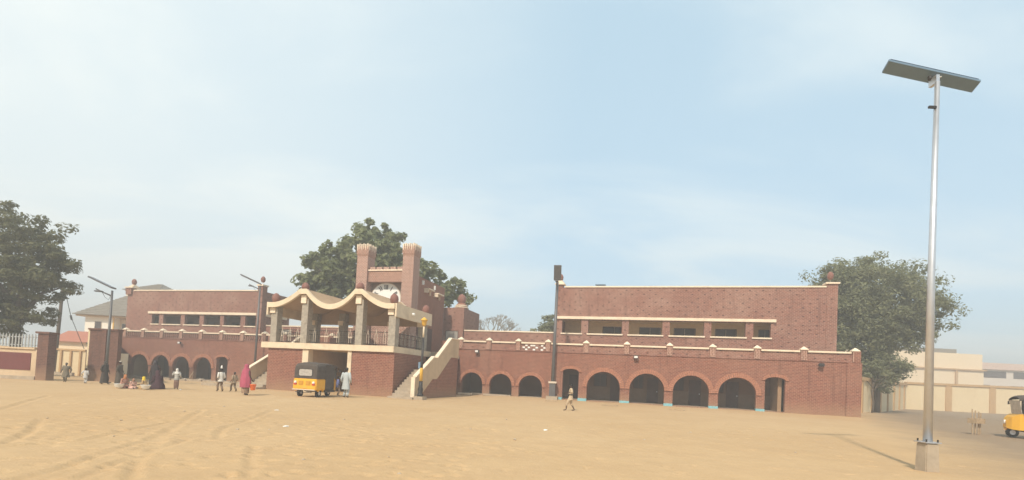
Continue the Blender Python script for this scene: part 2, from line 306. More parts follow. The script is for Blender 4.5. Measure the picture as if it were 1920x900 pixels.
def build_ground():
    def arr(lo, hi, st, ext): 
        a = list(np.arange(lo, hi, st)); s = st; x = hi
        R_ = []
        while x < ext: R_.append(x); s *= 1.16; x += s
        return a, R_+[ext]
    ax, r = arr(-21, 16, .075, 6000); s = .075; x = -21; Lx = []
    while x > -6000: s *= 1.16; x -= s; Lx.append(x)
    xs = np.array(Lx[::-1]+ax+r)
    ay, r = arr(5, 24, .065, 6000); s = .065; y = 5; Ly = []
    while y > -400: s *= 1.3; y -= s; Ly.append(y)
    ys = np.array(Ly[::-1]+ay+r)
    X, Y = np.meshgrid(xs, ys); Z = ground_h(X, Y)
    near = np.exp(-np.maximum(0, np.hypot(X, Y)-32)**2/300)
    Z += near*(.035*vnoise(X, Y, 3.1, 1)+.010*vnoise(X, Y, .9, 2)+.012*vnoise(X, Y, .37, 3)+.014*vnoise(X, Y, .21, 8))
    sel = (Y > 4) & (Y < 27) & (X > -22) & (X < 17); xx = X[sel]; yy = Y[sel]; dz = np.zeros_like(xx)
    for k, P in TR.items():
        for (x0, y0), (x1, y1) in zip(P[:-1], P[1:]):
            d = np.array([x1-x0, y1-y0]); L2 = (d**2).sum(); t = np.clip(((xx-x0)*d[0]+(yy-y0)*d[1])/L2, 0, 1)
            q = np.hypot(xx-x0-t*d[0], yy-y0-t*d[1]); wob = .6+.8*(vnoise(xx, yy, .45, 5)+.5)
            e = -.030*np.exp(-(q/.075)**2)*wob + .013*np.exp(-((q-.16)/.06)**2)*wob
            dz = np.where(np.abs(e) > np.abs(dz), e, dz)
    r_ = np.random.RandomState(4)
    for i in range(900):    # footprints
        if i < 520: cx, cy = -r_.uniform(.3, 11.5), r_.uniform(6, 16)
        else: cx, cy = r_.uniform(-16, 12), r_.uniform(7, 24)
        a = r_.uniform(0, 3.14); dx = (xx-cx)*math.cos(a)+(yy-cy)*math.sin(a); dy = -(xx-cx)*math.sin(a)+(yy-cy)*math.cos(a)
        near_ = (np.abs(dx) < .6) & (np.abs(dy) < .6); q = (dx[near_]/.125)**2+(dy[near_]/.065)**2; dz[near_] += -.038*np.exp(-q)+.010*np.exp(-(np.sqrt(q)-1.7)**2*3)
    Z[sel] += dz
    ny, nx = X.shape; vv = np.stack([X, Y, Z], -1).reshape(-1, 3)
    i = np.arange(nx-1)[None, :]+np.arange(ny-1)[:, None]*nx; f = np.stack([i, i+1, i+nx+1, i+nx], -1).reshape(-1, 4)
    me = bpy.data.meshes.new('sandy_ground'); me.vertices.add(len(vv)); me.vertices.foreach_set('co', vv.ravel()); me.loops.add(f.size); me.polygons.add(len(f))
    me.loops.foreach_set('vertex_index', f.ravel()); me.polygons.foreach_set('loop_start', np.arange(0, f.size, 4)); me.polygons.foreach_set('use_smooth', np.ones(len(f), bool))
    me.update(calc_edges=True)
    mt, nt, b = newmat('sand', .95, spec=.15); N = nt.nodes; L = nt.links
    t = N.new('ShaderNodeTexCoord')
    def noise(sc_, det=6, ro=.6):
        n = N.new('ShaderNodeTexNoise'); n.inputs['Scale'].default_value = sc_; n.inputs['Detail'].default_value = det; n.inputs['Roughness'].default_value = ro; L.new(t.outputs['Object'], n.inputs['Vector']); return n.outputs[0]
    def mr(x, a, bb, c=0, d=1):
        n = N.new('ShaderNodeMapRange'); n.inputs[1].default_value = a; n.inputs[2].default_value = bb; n.inputs[3].default_value = c; n.inputs[4].default_value = d; L.new(x, n.inputs[0]); return n.outputs[0]
    def mix(f_, a, bb):
        n = N.new('ShaderNodeMixRGB')
        for k, q in ((1, a), (2, bb)):
            if isinstance(q, tuple): n.inputs[k].default_value = (*q, 1)
            else: L.new(q, n.inputs[k])
        L.new(f_, n.inputs[0]); return n.outputs[0]
    c = mix(mr(noise(.10), .35, .65), (.480, .312, .158), (.530, .362, .196))
    c = mix(mr(noise(.9), .4, .75, 0, .4), c, (.39, .25, .135))
    c = mix(mr(noise(14, 4), .3, .7, 0, .22), c, (.58, .44, .28))
    c = mix(mr(noise(45, 3), .62, .75, 0, .25), c, (.20, .13, .07))
    # darker grey-brown ground on the right, its edge broken by noise
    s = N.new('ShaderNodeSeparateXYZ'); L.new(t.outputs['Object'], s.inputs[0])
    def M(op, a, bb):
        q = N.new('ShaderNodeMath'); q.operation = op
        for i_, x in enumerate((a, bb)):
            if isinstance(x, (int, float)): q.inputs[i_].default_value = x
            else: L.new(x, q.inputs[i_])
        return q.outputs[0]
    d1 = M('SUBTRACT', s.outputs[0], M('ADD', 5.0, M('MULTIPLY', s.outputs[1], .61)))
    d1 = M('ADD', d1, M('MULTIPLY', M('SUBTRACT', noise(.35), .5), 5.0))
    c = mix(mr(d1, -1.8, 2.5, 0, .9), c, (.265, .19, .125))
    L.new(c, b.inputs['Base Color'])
    bp = N.new('ShaderNodeBump'); bp.inputs['Strength'].default_value = .5; bp.inputs['Distance'].default_value = .03
    L.new(M('ADD', noise(7), M('MULTIPLY', noise(28), .5)), bp.inputs['Height']); L.new(bp.outputs[0], b.inputs['Normal'])
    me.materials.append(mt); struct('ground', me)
build_ground()
# ------------------------------------------------------------------ brick complex: shared kit
def parapet_pillar(root, u, v, z0=3.95, cap=True, mat=None):
    p = part(root, 'parapet_pillar', MB().box(u-.19, u+.19, v-.06, v+.30, z0, 4.70), mat or M_soldier)
    mb = MB().box(u-.25, u+.25, v-.12, v+.36, 4.70, 4.75).frustum((u, v+.12), .25, .24, 4.75, 4.95, .03, .03)
    part(p, 'cap', mb, M_creamtrim)
    return p
def floodlight(u, v, z, label):
    t = thing('floodlight', label, 'floodlight', (u, v, z), group='floodlights fixed on the brick walls')
    mb = MB().box(u-.17, u+.17, v-.30, v-.13, z-.10, z+.13); part(t, 'housing', mb, M_iron, bevel=.02)
    part(t, 'lens', MB().box(u-.13, u+.13, v-.312, v-.30, z-.06, z+.10), M_lens)
    part(t, 'bracket', MB().box(u-.19, u-.17, v-.2, v, z-.03, z+.03).box(u+.17, u+.19, v-.2, v, z-.03, z+.03), M_iron)
    return t
def corner_ball(root, u, v, z, w=.42, r=.26, hz=.34):
    r *= .86
    """finial: stepped cream block carrying a brick-red ball"""
    f = part(root, 'finial', MB().lathe((u, v, z+.28), [(.06, -.02), (.14, .0), (r*.8, .10), (r, hz*.75), (r*.92, hz*1.15), (r*.6, hz*1.6), (.03, hz*1.8)], 18), M_ball, smooth=True)
    part(f, 'finial_base', MB().box(u-w, u+w, v-w, v+w, z, z+.14).box(u-w*.6, u+w*.6, v-w*.6, v+w*.6, z+.14, z+.27), M_creamtrim)
    return f
def panel_screen(root, u0, u1, v, z0, z1):
    """openwork of small bricks under a coping"""
    mb = MB(); n = max(3, int((u1-u0)/.24)); st = (u1-u0)/n; h = (z1-z0)/3
    for r_ in range(3):
        for i in range(n):
            a = u0+st*(i+(.25 if r_ % 2 else 0)); mb.box(a, min(u1, a+st*.58), v-.02, v+.1, z0+r_*h+.012, z0+(r_+1)*h-.012)
    part(root, 'openwork_brick', mb, M_brickup, kind='stuff')
def coping_run(root, us, v, z=4.53, h=.13, gap=.25):
    for a, b in zip(us[:-1], us[1:]):
        part(root, 'coping', MB().box(a+gap, b-gap, v-.10, v+.34, z, z+h), M_creamtrim, bevel=.012)
def window_unit(root, u0, u1, v, z0, z1, panes=2, mat=None, frame=None):
    w = part(root, 'window', MB().box(u0, u1, v-.04, v, z0, z0+.05).box(u0, u1, v-.04, v, z1-.05, z1).box(u0, u0+.05, v-.04, v, z0+.05, z1-.05).box(u1-.05, u1, v-.04, v, z0+.05, z1-.05), frame or M_dark)
    st = (u1-u0-.1)/panes
    for i in range(panes): part(w, 'pane', MB().box(u0+.05+i*st+.012, u0+.05+(i+1)*st-.012, v-.02, v-.004, z0+.05, z1-.05), mat or M_glassdk)
    return w
# ------------------------------------------------------------------ right building (with the lower middle arcade)
rb = thing('arcaded_building', 'long red brick building with blue painted pier feet under its big round arches', 'building', (-1, 39.4, 0))
rdoors = [(-6.51, -5.21, .17, 2.38, .24), (8.37, 9.70, .17, 2.42, .24)]
rarches = [(-4.54, -1.95, .17, 1.25, 1.24), (-1.22, 1.37, .17, 1.25, 1.26), (2.0, 4.58, .17, 1.25, 1.26), (5.22, 7.80, .17, 1.27, 1.24)]
marches = [(-15.23, -13.31, .1, 1.0, .95), (-12.69, -10.74, .1, 1.0, .94), (-10.14, -8.16, .1, 1.0, .93)]
part(rb, 'lower_wall', wall_openings(-15.75, 14.3, 39.4, 39.75, -.1, 3.98, rdoors+rarches+marches), M_brick)
part(rb, 'parapet_wall', MB().box(-15.75, 14.3, 39.47, 39.62, 3.98, 4.52) if False else MB().box(-15.75, -9.95, 39.44, 39.62, 3.98, 4.52).box(-7.95, 14.3, 39.44, 39.62, 3.98, 4.52), M_brickup)
for (ua, ub, zl, zs, ri) in rarches: part(rb, 'arch_trim', arch_ring(ua, ub, zs, ri, .34,  39.31, 39.40, 30), M_arch)
for (ua, ub, zl, zs, ri) in marches: part(rb, 'arch_trim', arch_ring(ua, ub, zs, ri, .26,  39.31, 39.40, 24), M_arch)
for (ua, ub, zl, zs, ri) in rdoors: part(rb, 'arch_trim', arch_ring(ua, ub, zs, ri, .24,  39.31, 39.40, 14, full=False), M_arch)
part(rb, 'string_course', MB().box(-15.75, 14.3, 39.35, 39.42, 3.90, 3.97), M_brickup)
for a, b in ((-6.75, -6.52), (-5.2, -4.55), (-1.94, -1.23), (1.38, 1.99), (4.59, 5.21), (7.81, 8.36)):
    part(rb, 'pier_foot', MB().box(a-.02, b+.02, 39.33, 39.74, -.1, .30), M_blue)
mp_ = [-15.45, -12.9, -10.34, -7.83]; rp_ = [-4.72, -1.54, 1.65, 4.73, 7.78, 10.84, 14.05]
for u in mp_+rp_: parapet_pillar(rb, u, 39.36)
coping_run(rb, mp_+rp_, 39.42)
part(rb, 'end_pilaster', MB().box(13.55, 14.45, 39.30, 39.9, -.1, 3.9).box(13.95, 14.36, 39.28, 39.8, 3.9, 4.72), M_brick)
part(rb, 'side_wall', MB().box(13.95, 14.3, 39.76, 47.0, -.1, 3.6), M_brick)
# openwork panel in the middle arcade parapet; white blocks stand for light through holes
ow = MB()
for i in range(9):
    for k in range(3): 
        if (i+k) % 2 == 0 or k == 1: ow.box(-9.93+i*.22, -9.93+i*.22+.14, 39.46, 39.58, 3.99+k*.175, 3.99+k*.175+.15)
part(rb, 'openwork_brick', ow, M_brickup, kind='stuff')
for i, k in ((0, 1), (1, 0), (1, 2), (2, 1), (4, 0), (4, 2), (5, 1), (3, 2), (7, 0), (8, 1), (7, 2)): part(rb, 'bright_gap_block', MB().box(-9.93+i*.22-.05, -9.93+i*.22+.15, 39.425, 39.455, 4.0+k*.17, 4.0+k*.17+.13), M_white)
# arcade inside: floor, back wall, ceiling slab, cross walls, doors
part(rb, 'arcade_floor', MB().box(-15.7, 13.9, 39.76, 42.4, -.1, .15), M_conc)
part(rb, 'terrace_slab', MB().box(-15.7, 13.9, 39.76, 42.5, 3.3, 3.6), M_conc)
part(rb, 'inner_wall', MB().box(-15.75, 13.93, 42.4, 42.6, .0, 3.3), M_inner)
part(rb, 'dado', MB().box(-4.6, 9.9, 42.36, 42.4, .15, 1.25), plain('brown_dado', (.22, .14, .09), .9))
for a, b, k in ((-6.4, -5.3, 1), (-2.9, -1.9, 1), (0.1, 1.0, 1), (3.4, 4.3, 1), (6.2, 7.1, 1)):
    d = part(rb, 'door', MB().box(a, b, 42.30, 42.355, .16, 2.2), M_dark); part(d, 'handle', MB().box(b-.14, b-.08, 42.27, 42.3, 1.05, 1.15), M_steel)
for a, b in ((-4.3, -3.2), (-1.0, -.2), (2.1, 3.0), (5.3, 6.0)): window_unit(rb, a, b, 42.355, 1.3, 2.35)
part(rb, 'cross_wall', MB().box(9.35, 9.6, 39.95, 42.3, .15, 3.3), M_innertan)
part(rb, 'cross_wall', MB().box(-15.74, -15.5, 39.76, 42.39, .15, 3.3), M_inner)
part(rb, 'cross_wall', MB().box(-7.2, -6.95, 39.76, 42.39, .15, 3.3), M_inner)
# upper storey of the right part
UR = [(-7.28, -5.6), (-5.0, -2.16), (-1.59, 1.14), (1.73, 4.38), (4.95, 7.49), (8.07, 9.31)]
part(rb, 'upper_wall', wall_openings(-7.85, 13.85, 42.5, 42.85, 3.6, 9.80, [(a, b, 5.82, 6.98, 0) for a, b in UR]), M_brickup)
part(rb, 'cornice', MB().box(-7.9, 9.67, 42.36, 42.52, 7.03, 7.27), M_creamtrim, bevel=.015)
for a, b in UR: part(rb, 'sill', MB().box(a-.1, b+.1, 42.40, 42.62, 5.70, 5.82), M_creamtrim, bevel=.012)
part(rb, 'top_coping', MB().box(-7.2, 13.1, 42.42, 42.95, 9.80, 9.93), M_creamtrim, bevel=.015)
part(rb, 'side_wall', MB().box(13.5, 13.85, 42.86, 48.0, 3.6, 9.80), M_brickup)
part(rb, 'side_wall', MB().box(-7.85, -7.5, 42.86, 48.0, 3.6, 9.80), M_brickup)
part(rb, 'roof_slab', MB().box(-7.5, 13.5, 42.86, 48.0, 7.1, 7.3), M_innercream)
part(rb, 'corridor_floor', MB().box(-7.5, 13.5, 42.86, 45.4, 4.6, 4.8), M_cream)
part(rb, 'corridor_wall', MB().box(-7.5, 13.5, 45.4, 45.6, 4.8, 7.1), M_innercream)
for a, b in ((-4.0, -1.9), (-.75, 1.1), (2.2, 4.0), (5.6, 7.3), (9.0, 10.0)): window_unit(rb, a, b, 45.39, 5.0, 6.75, 2)
part(rb, 'back_wall', MB().box(-7.85, 13.85, 48.0, 48.2, 0, 9.80), M_brickup)
cp1 = part(rb, 'corner_pillar', MB().box(13.15, 13.88, 42.46, 43.1, 3.6, 10.08), M_brickup); part(cp1, 'cap', MB().box(13.02, 13.98, 42.34, 43.2, 10.08, 10.2), M_creamtrim); corner_ball(rb, 13.42, 42.75, 10.2, .01, .27, .34)
cp2 = part(rb, 'corner_pillar', MB().box(-7.9, -7.35, 42.46, 43.0, 7.3, 10.05), M_brickup); part(cp2, 'cap', MB().box(-8.05, -7.2, 42.3, 43.1, 10.05, 10.17), M_creamtrim); corner_ball(rb, -7.62, 42.7, 10.17, .3, .27, .34)
# low upper storey behind the middle arcade
part(rb, 'upper_wall', MB().box(-16.6, -7.9, 43.0, 43.3, 3.6, 5.80), M_brickup); part(rb, 'top_coping', MB().box(-16.6, -7.95, 42.94, 43.4, 5.80, 5.92), M_creamtrim, bevel=.012)
part(rb, 'terrace_slab', MB().box(-16.6, -7.9, 42.5, 48.0, 3.3, 3.59), M_conc)
# ------------------------------------------------------------------ left building, the same kit mirrored about the porch
lb = thing('arcaded_building', 'red brick building left of the porch with four small round arches and six upper openings', 'building', (-45, 39.4, 0))
larches = [(-52.54, -50.12, -.42, 1.08, 1.08), (-49.62, -47.30, -.42, 1.10, 1.08), (-46.86, -44.66, -.42, 1.05, 1.08), (-44.14, -41.88, -.42, 1.08, 1.08)]
ldoor = (-41.33, -39.96, -.42, 2.05, .24); lbay = (-54.6, -52.95, -.1, 2.15, 0)
lm = [(-41.2+2.56*k+ (15.9-8.2)*0, 0, 0, 0, 0) for k in range(0)]
mirr = [(-41.2-b, -41.2-a, zl, zs, ri) for a, b, zl, zs, ri in marches]     # mirrored middle arches behind the porch
part(lb, 'lower_wall', wall_openings(-55.0, -25.45, 39.4, 39.75, -.8, 3.98, [lbay]+larches+[ldoor]+mirr), M_brick)
part(lb, 'parapet_wall', MB().box(-33.9, -25.45, 39.44, 39.62, 3.98, 4.52).box(-53.9, -35.6, 39.50, 39.62, 3.98, 4.52), M_brickdk)
for (ua, ub, zl, zs, ri) in larches: part(lb, 'arch_trim', arch_ring(ua, ub, zs, ri, .34,  39.31, 39.40, 26), M_arch)
for (ua, ub, zl, zs, ri) in mirr: part(lb, 'arch_trim', arch_ring(ua, ub, zs, ri, .26,  39.31, 39.40, 24), M_arch)
part(lb, 'arch_trim', arch_ring(*ldoor[:2], ldoor[3], ldoor[4], .22,  39.31, 39.40, 14, full=False), M_arch)
part(lb, 'string_course', MB().box(-55.0, -25.45, 39.35, 39.42, 3.90, 3.97), M_brickup)
lp_ = [-53.62, -51.1, -48.55, -46.01, -43.45, -40.9, -38.35, -35.79]; lmp = [-41.2-u for u in mp_][::-1]
lmp = sorted(lmp)
for u in lp_+lmp: parapet_pillar(lb, u, 39.36)
coping_run(lb, lp_, 39.42); coping_run(lb, [-35.79]+lmp, 39.42)
for a, b in zip(lp_[:-1], lp_[1:]): panel_screen(lb, a+.2, b-.2, 39.44, 4.0, 4.5)
part(lb, 'arcade_floor', MB().box(-54.9, -25.5, 39.76, 42.4, -.8, -.12), M_conc)
part(lb, 'terrace_slab', MB().box(-54.9, -25.5, 39.76, 42.5, 3.3, 3.6), M_conc)
part(lb, 'inner_wall', MB().box(-54.95, -25.5, 42.4, 42.6, -.8, 3.3), M_inner)
part(lb, 'cross_wall', MB().box(-52.9, -52.6, 39.76, 42.39, -.12, 3.3), M_beige); part(lb, 'bay_wall', MB().box(-54.95, -52.9, 40.9, 41.0, -.8, 3.3), M_beige)
for a, b in ((-51.6, -50.6), (-48.4, -47.5), (-45.4, -44.5), (-43, -42.2), (-40.9, -40.1)):
    d = part(lb, 'door', MB().box(a, b, 42.33, 42.395, -.12, 2.0), M_dark); part(d, 'handle', MB().box(b-.14, b-.08, 42.30, 42.33, .9, 1.0), M_steel)
UL = [(-54.05, -53.0), (-52.4, -49.9), (-49.35, -47.3), (-46.7, -44.5), (-44.0, -41.8), (-41.2, -39.75)]
part(lb, 'upper_wall', wall_openings(-57.9, -39.2, 42.5, 42.85, 3.6, 9.42, [(a, b, 5.72, 6.78, 0) for a, b in UL]), M_brickup)
part(lb, 'cornice', MB().box(-54.55, -39.06, 42.36, 42.52, 6.84, 7.10), M_creamtrim, bevel=.015)
part(lb, 'cornice', MB().box(-39.22, -39.06, 42.53, 46.2, 6.84, 7.10), M_creamtrim, bevel=.015)
for a, b in UL: part(lb, 'sill', MB().box(a-.1, b+.1, 42.40, 42.62, 5.60, 5.72), M_creamtrim, bevel=.012)
part(lb, 'top_coping', MB().box(-57.0, -39.6, 42.42, 42.95, 9.42, 9.55), M_creamtrim, bevel=.015)
part(lb, 'side_wall', MB().box(-39.5, -39.2, 42.86, 46.5, 3.6, 9.42), M_brickup)
part(lb, 'side_wall', MB().box(-57.9, -57.6, 42.86, 46.5, 3.6, 9.42), M_brickup)
part(lb, 'back_wall', MB().box(-57.9, -39.2, 46.5, 46.7, 0, 9.42), M_brickup)
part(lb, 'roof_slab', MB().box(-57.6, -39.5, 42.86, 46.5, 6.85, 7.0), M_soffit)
part(lb, 'corridor_wall', MB().box(-57.6, -39.5, 45.0, 45.2, 4.6, 6.85), M_inner)
for a, b in ((-52, -50.9), (-48.6, -47.8), (-45.4, -44.4), (-42.7, -41.8)): window_unit(lb, a, b, 44.99, 4.9, 6.3, 2)
cp3 = part(lb, 'corner_pillar', MB().box(-39.65, -39.02, 42.3, 42.95, 3.6, 9.95), M_brickup); part(cp3, 'cap', MB().box(-39.75, -38.92, 42.2, 43.05, 9.95, 10.10), M_creamtrim); corner_ball(lb, -39.33, 42.6, 10.10, .01, .28, .36)
cp4 = part(lb, 'corner_pillar', MB().box(-58.0, -57.2, 42.3, 42.95, 9.0, 9.75), M_brickup); part(cp4, 'cap', MB().box(-58.1, -56.9, 42.2, 43.05, 9.75, 9.87), M_creamtrim); corner_ball(lb, -57.2, 42.6, 9.87, .3, .30, .38)
part(lb, 'upper_wall', MB().box(-39.0, -24.4, 43.0, 43.3, 3.6, 5.80), M_brickup); part(lb, 'top_coping', MB().box(-38.95, -24.4, 42.94, 43.4, 5.80, 5.92), M_creamtrim, bevel=.012)
part(lb, 'terrace_slab', MB().box(-39.0, -24.4, 42.5, 48.0, 3.3, 3.59), M_conc)
for a in (-37.0, -33.6, -30.2): window_unit(lb, a, a+1.3, 42.995, 4.0, 5.5, 2, M_win, M_creamtrim)
# gate wall closing the left end
gwl = thing('boundary_wall', 'tall plain dark brick wall between the gateway and the left arcaded building', 'wall', (-27.8, 33.5, 0), yaw=False)
part(gwl, 'wall', MB().box(-28.90, -26.95, 33.5, 33.85, -.3, 3.50), M_brickdk); part(gwl, 'coping', MB().box(-29.0, -26.95, 33.42, 33.93, 3.50, 3.60), M_brickdk)
part(gwl, 'pilaster', MB().box(-28.0, -27.7, 33.40, 33.5, -.3, 3.50), M_brickdk)
part(gwl, 'wall_end', MB().box(-29.03, -28.90, 33.52, 33.85, -.3, 3.50), M_yelwall)
part(gwl, 'return_wall', MB().poly([(-27.05, 33.86, -.3), (-27.4, 33.86, -.3), (-43.4, 53.1, -.3), (-43.0, 53.1, -.3)], (0, 0, 3.75)), M_brickdk)
# ------------------------------------------------------------------ clock tower and hall
tw = thing('clock_tower', 'brick clock tower with two spiked turrets and a round white clock face', 'tower', (-20.8, 35.5, 0))
def turret(u0, u1, v0, v1, zt):
    t = part(tw, 'turret', MB().box(u0, u1, v0, v1, 3.3, zt-.95), M_bricktower)
    e = .05; part(t, 'turret_head', MB().frustum(((u0+u1)/2, (v0+v1)/2), (u1-u0)/2, (v1-v0)/2, zt-.95, zt-.75, (u1-u0)/2+e, (v1-v0)/2+e).box(u0-e, u1+e, v0-e, v1+e, zt-.75, zt-.14), M_soldier)
    sp_ = MB(); n = 6
    for side in range(4):
        for i in range(n):
            w = (u1-u0+2*e) if side < 2 else (v1-v0+2*e); a = (i+.5)/n*w; h = w/n*.36
            if side < 2:
                c = u0-e+a; y = (v0-e-.03) if side == 0 else (v1+e-.09); sp_.frustum((c, y+.06), h*.2, .05, zt-.50+.10*(i % 2), zt+.02+.05*(i % 2), h*.85, .065)
            else:
                c = v0-e+a; x = (u0-e-.03) if side == 2 else (u1+e-.09); sp_.frustum((x+.06, c), .05, h*.2, zt-.50+.10*(i % 2), zt+.02+.05*(i % 2), .065, h*.85)
    part(t, 'crown_fins', sp_, M_creamtrim)
    return t
turret(-23.50, -22.50, 35.5, 36.6, 12.05); turret(-19.30, -18.33, 35.5, 36.6, 12.0)
part(tw, 'beam', MB().box(-22.49, -19.31, 35.7, 36.6, 8.98, 9.88), M_soldier)
part(tw, 'beam_coping', MB().box(-22.49, -19.31, 35.62, 36.66, 9.88, 9.99), M_creamtrim)
for i in range(5): part(tw, 'battlement', MB().box(-22.40+i*.63, -22.40+i*.63+.5, 35.72, 36.2, 9.99, 10.22), M_bricktower)
part(tw, 'tower_wall', MB().box(-22.49, -19.31, 36.45, 36.7, 3.3, 8.98), M_bricktower)
part(tw, 'clock_surround', MB().box(-22.45, -19.35, 36.30, 36.44, 6.0, 8.95), plain('taupe_board', (.24, .17, .13), .8, var=.1))
ck = (-21.10, 36.30, 7.62)
def disc(c, r, v0, v1, n=56):
    return MB().poly([(c[0]+r*math.cos(2*math.pi*i/n), v0, c[2]+r*math.sin(2*math.pi*i/n)) for i in range(n)], (0, v1-v0, 0))
cf = part(tw, 'clock_face', disc(ck, 1.36, 36.24, 36.30), M_white)
part(cf, 'clock_rim', disc(ck, 1.42, 36.26, 36.299), M_ironlt)
def stroke(mb, ang, r, x0, z0, x1, z1, w=.07):
    r = r*1.02   # local glyph frame: z outward, x clockwise
    a = R(ang); e = Vector((math.sin(a), 0, math.cos(a))); t = Vector((math.cos(a), 0, -math.sin(a)))
    P = [Vector(ck)+e*(r+z)+t*x for x, z in ((x0-w/2, z0), (x0+w/2, z0), (x1+w/2, z1), (x1-w/2, z1))]
    mb.poly([(p.x, 36.225, p.z) for p in P], (0, .014, 0))
ROM = ['XII', 'I', 'II', 'III', 'IIII', 'V', 'VI', 'VII', 'VIII', 'IX', 'X', 'XI']
for k, s_ in enumerate(ROM):
    mb = MB(); wd = {'I': .10, 'V': .19, 'X': .20}; tot = sum(wd[c] for c in s_); x = -tot/2; h = .19
    for c in s_:
        m_ = x+wd[c]/2
        if c == 'I': stroke(mb, k*30, 1.0, m_, -h, m_, h)
        if c == 'V': stroke(mb, k*30, 1.0, m_-.05, h, m_, -h, .055); stroke(mb, k*30, 1.0, m_+.05, h, m_, -h, .03)
        if c == 'X': stroke(mb, k*30, 1.0, m_-.055, h, m_+.055, -h, .055); stroke(mb, k*30, 1.0, m_+.055, h, m_-.055, -h, .03)
        x += wd[c]
    part(cf, 'numeral', mb, M_iron)
mb = MB(); stroke(mb, 168, 0, 0, -.1, 0, .62, .07); part(cf, 'hour_hand', mb, M_iron)
mb = MB(); stroke(mb, 205, 0, 0, -.12, 0, .9, .045); mb.v = [(a, b-.02, c) for a, b, c in mb.v]; part(cf, 'minute_hand', mb, M_iron)
# hall behind the tower
part(tw, 'hall_wall', MB().box(-23.2, -18.6, 36.71, 42.6, 3.3, 9.75), M_brickdk if False else M_brick)
part(tw, 'hall_base', MB().box(-24.2, -18.0, 36.71, 42.4, -.1, 3.25), M_inner)
for v0, z in ((38.2, 8.72), (40.2, 8.66)):
    s1 = part(tw, 'sun_shade', MB().box(-18.6, -18.1, v0, v0+1.15, z+.10, z+.22), M_creamtrim)
    part(s1, 'shade_bracket', MB().box(-18.6, -18.2, v0+.02, v0+.1, z-.15, z+.1).box(-18.6, -18.45, v0+1.0, v0+1.1, z-.25, z+.1), M_creamtrim)
for v0 in (37.75, 40.1):
    part(tw, 'wall_lamp', MB().box(-18.6, -18.45, v0, v0+.13, 9.15, 9.5), M_white)
part(tw, 'hall_door', MB().box(-18.6, -18.56, 37.2, 38.2, 3.62, 5.6), M_dark); part(tw, 'hall_door', MB().box(-18.6, -18.56, 39.2, 40.2, 3.62, 5.6), M_dark)
# small square tower with a banded ball finial
st_ = thing('stair_tower', 'low square brick tower with a cream banded ball finial, right of the clock tower', 'tower', (-17.7, 43, 0))
part(st_, 'wall', MB().box(-18.75, -16.69, 42.95, 47.3, 3.6, 7.98), M_brickup)
f_ = part(st_, 'finial', MB().lathe((-17.35, 43.9, 8.55), [(.30, -.05), (.32, 0), (.42, .25), (.40, .5), (.28, .75), (.05, .9)], 18), M_ball, smooth=True)
part(f_, 'finial_base', MB().lathe((-17.35, 43.9, 7.98), [(.62, 0), (.60, .12), (.52, .2), (.52, .32), (.45, .5), (.32, .57)], 20), M_brick)
part(f_, 'finial_band', MB().lathe((-17.35, 43.9, 7.98), [(.66, .10), (.66, .19)], 20), M_creamtrim); part(f_, 'finial_band', MB().lathe((-17.35, 43.9, 7.98), [(.58, .27), (.58, .36)], 20), M_creamtrim)
wq = window_unit(st_, -18.45, -17.15, 42.945, 3.9, 5.8, 3, M_win)
# ------------------------------------------------------------------ porch (entrance pavilion)
PV = 28.5
po = thing('entrance_porch', 'two storey entrance porch with scalloped cream canopy, stone columns and iron railings', 'porch', (-20.9, PV, 0))
part(po, 'base_wall', MB().box(-25.60, -22.75, PV+.14, 33.4, -.1, 2.90), M_brick)
part(po, 'base_wall', MB().box(-18.92, -15.78, PV+.14, 33.4, -.1, 2.90), M_brick)
part(po, 'doorpost', MB().box(-22.75, -22.28, PV+.10, PV+.6, -.05, 2.88), M_cream); part(po, 'doorpost', MB().box(-19.22, -18.92, PV+.10, PV+.6, -.05, 2.88), M_cream)
part(po, 'passage_wall', MB().box(-22.74, -22.45, PV+.6, 36.0, -.05, 2.88), M_beige); part(po, 'passage_wall', MB().box(-19.2, -18.93, PV+.6, 36.0, -.05, 2.88), M_beige)
part(po, 'passage_wall', MB().box(-22.4, -19.25, 36.0, 36.2, -.05, 2.88), M_inner)
part(po, 'passage_door', MB().box(-21.6, -20.1, 35.93, 35.99, -.05, 2.2), M_dark)
part(po, 'floor_slab', MB().box(-26.12, -15.78, PV-.02, 34.2, 2.90, 3.31), M_cream, bevel=.015)
part(po, 'floor_slab', MB().box(-26.12, -15.5, 34.2, 39.35, 3.0, 3.3), M_conc)
CU = [-25.27, -22.78, -18.50, -16.06]
for u in CU:
    zt = {-22.78: 6.35, -18.50: 6.35}.get(u, 5.45)
    for v, mt in ((PV+.12, M_stone), (32.9, M_stone)):
        zt = zt if v < 30 else 5.12
        c = part(po, 'column', MB().box(u-.24, u+.24, v, v+.48, 3.31, zt), mt)
        part(c, 'bracket', MB().box(u-.30, u+.12, v-.10, v+.3, zt-.30 if zt > 6 else zt-.1, zt+.25), M_creamtrim)
        for k in range(4): part(c, 'stone_course', MB().box(u-.252, u+.252, v-.012, v+.492, 3.34+k*.66, 3.34+k*.66+.62), M_stone)
def roof_top(u):
    a, b = -22.78, -18.50; L_, R__ = -25.65, -15.80
    if a <= u <= b: t = min(1, abs(u-(a+b)/2)/((b-a)/2-.26)); return 5.95+1.03*t**2.1
    if u < a: d = u-L_; full = a-L_
    else: d = R__-u; full = R__-b
    t = min(1, max(0, (d-.45)/(full-.45-.26))); return 6.04+.94*t**1.75
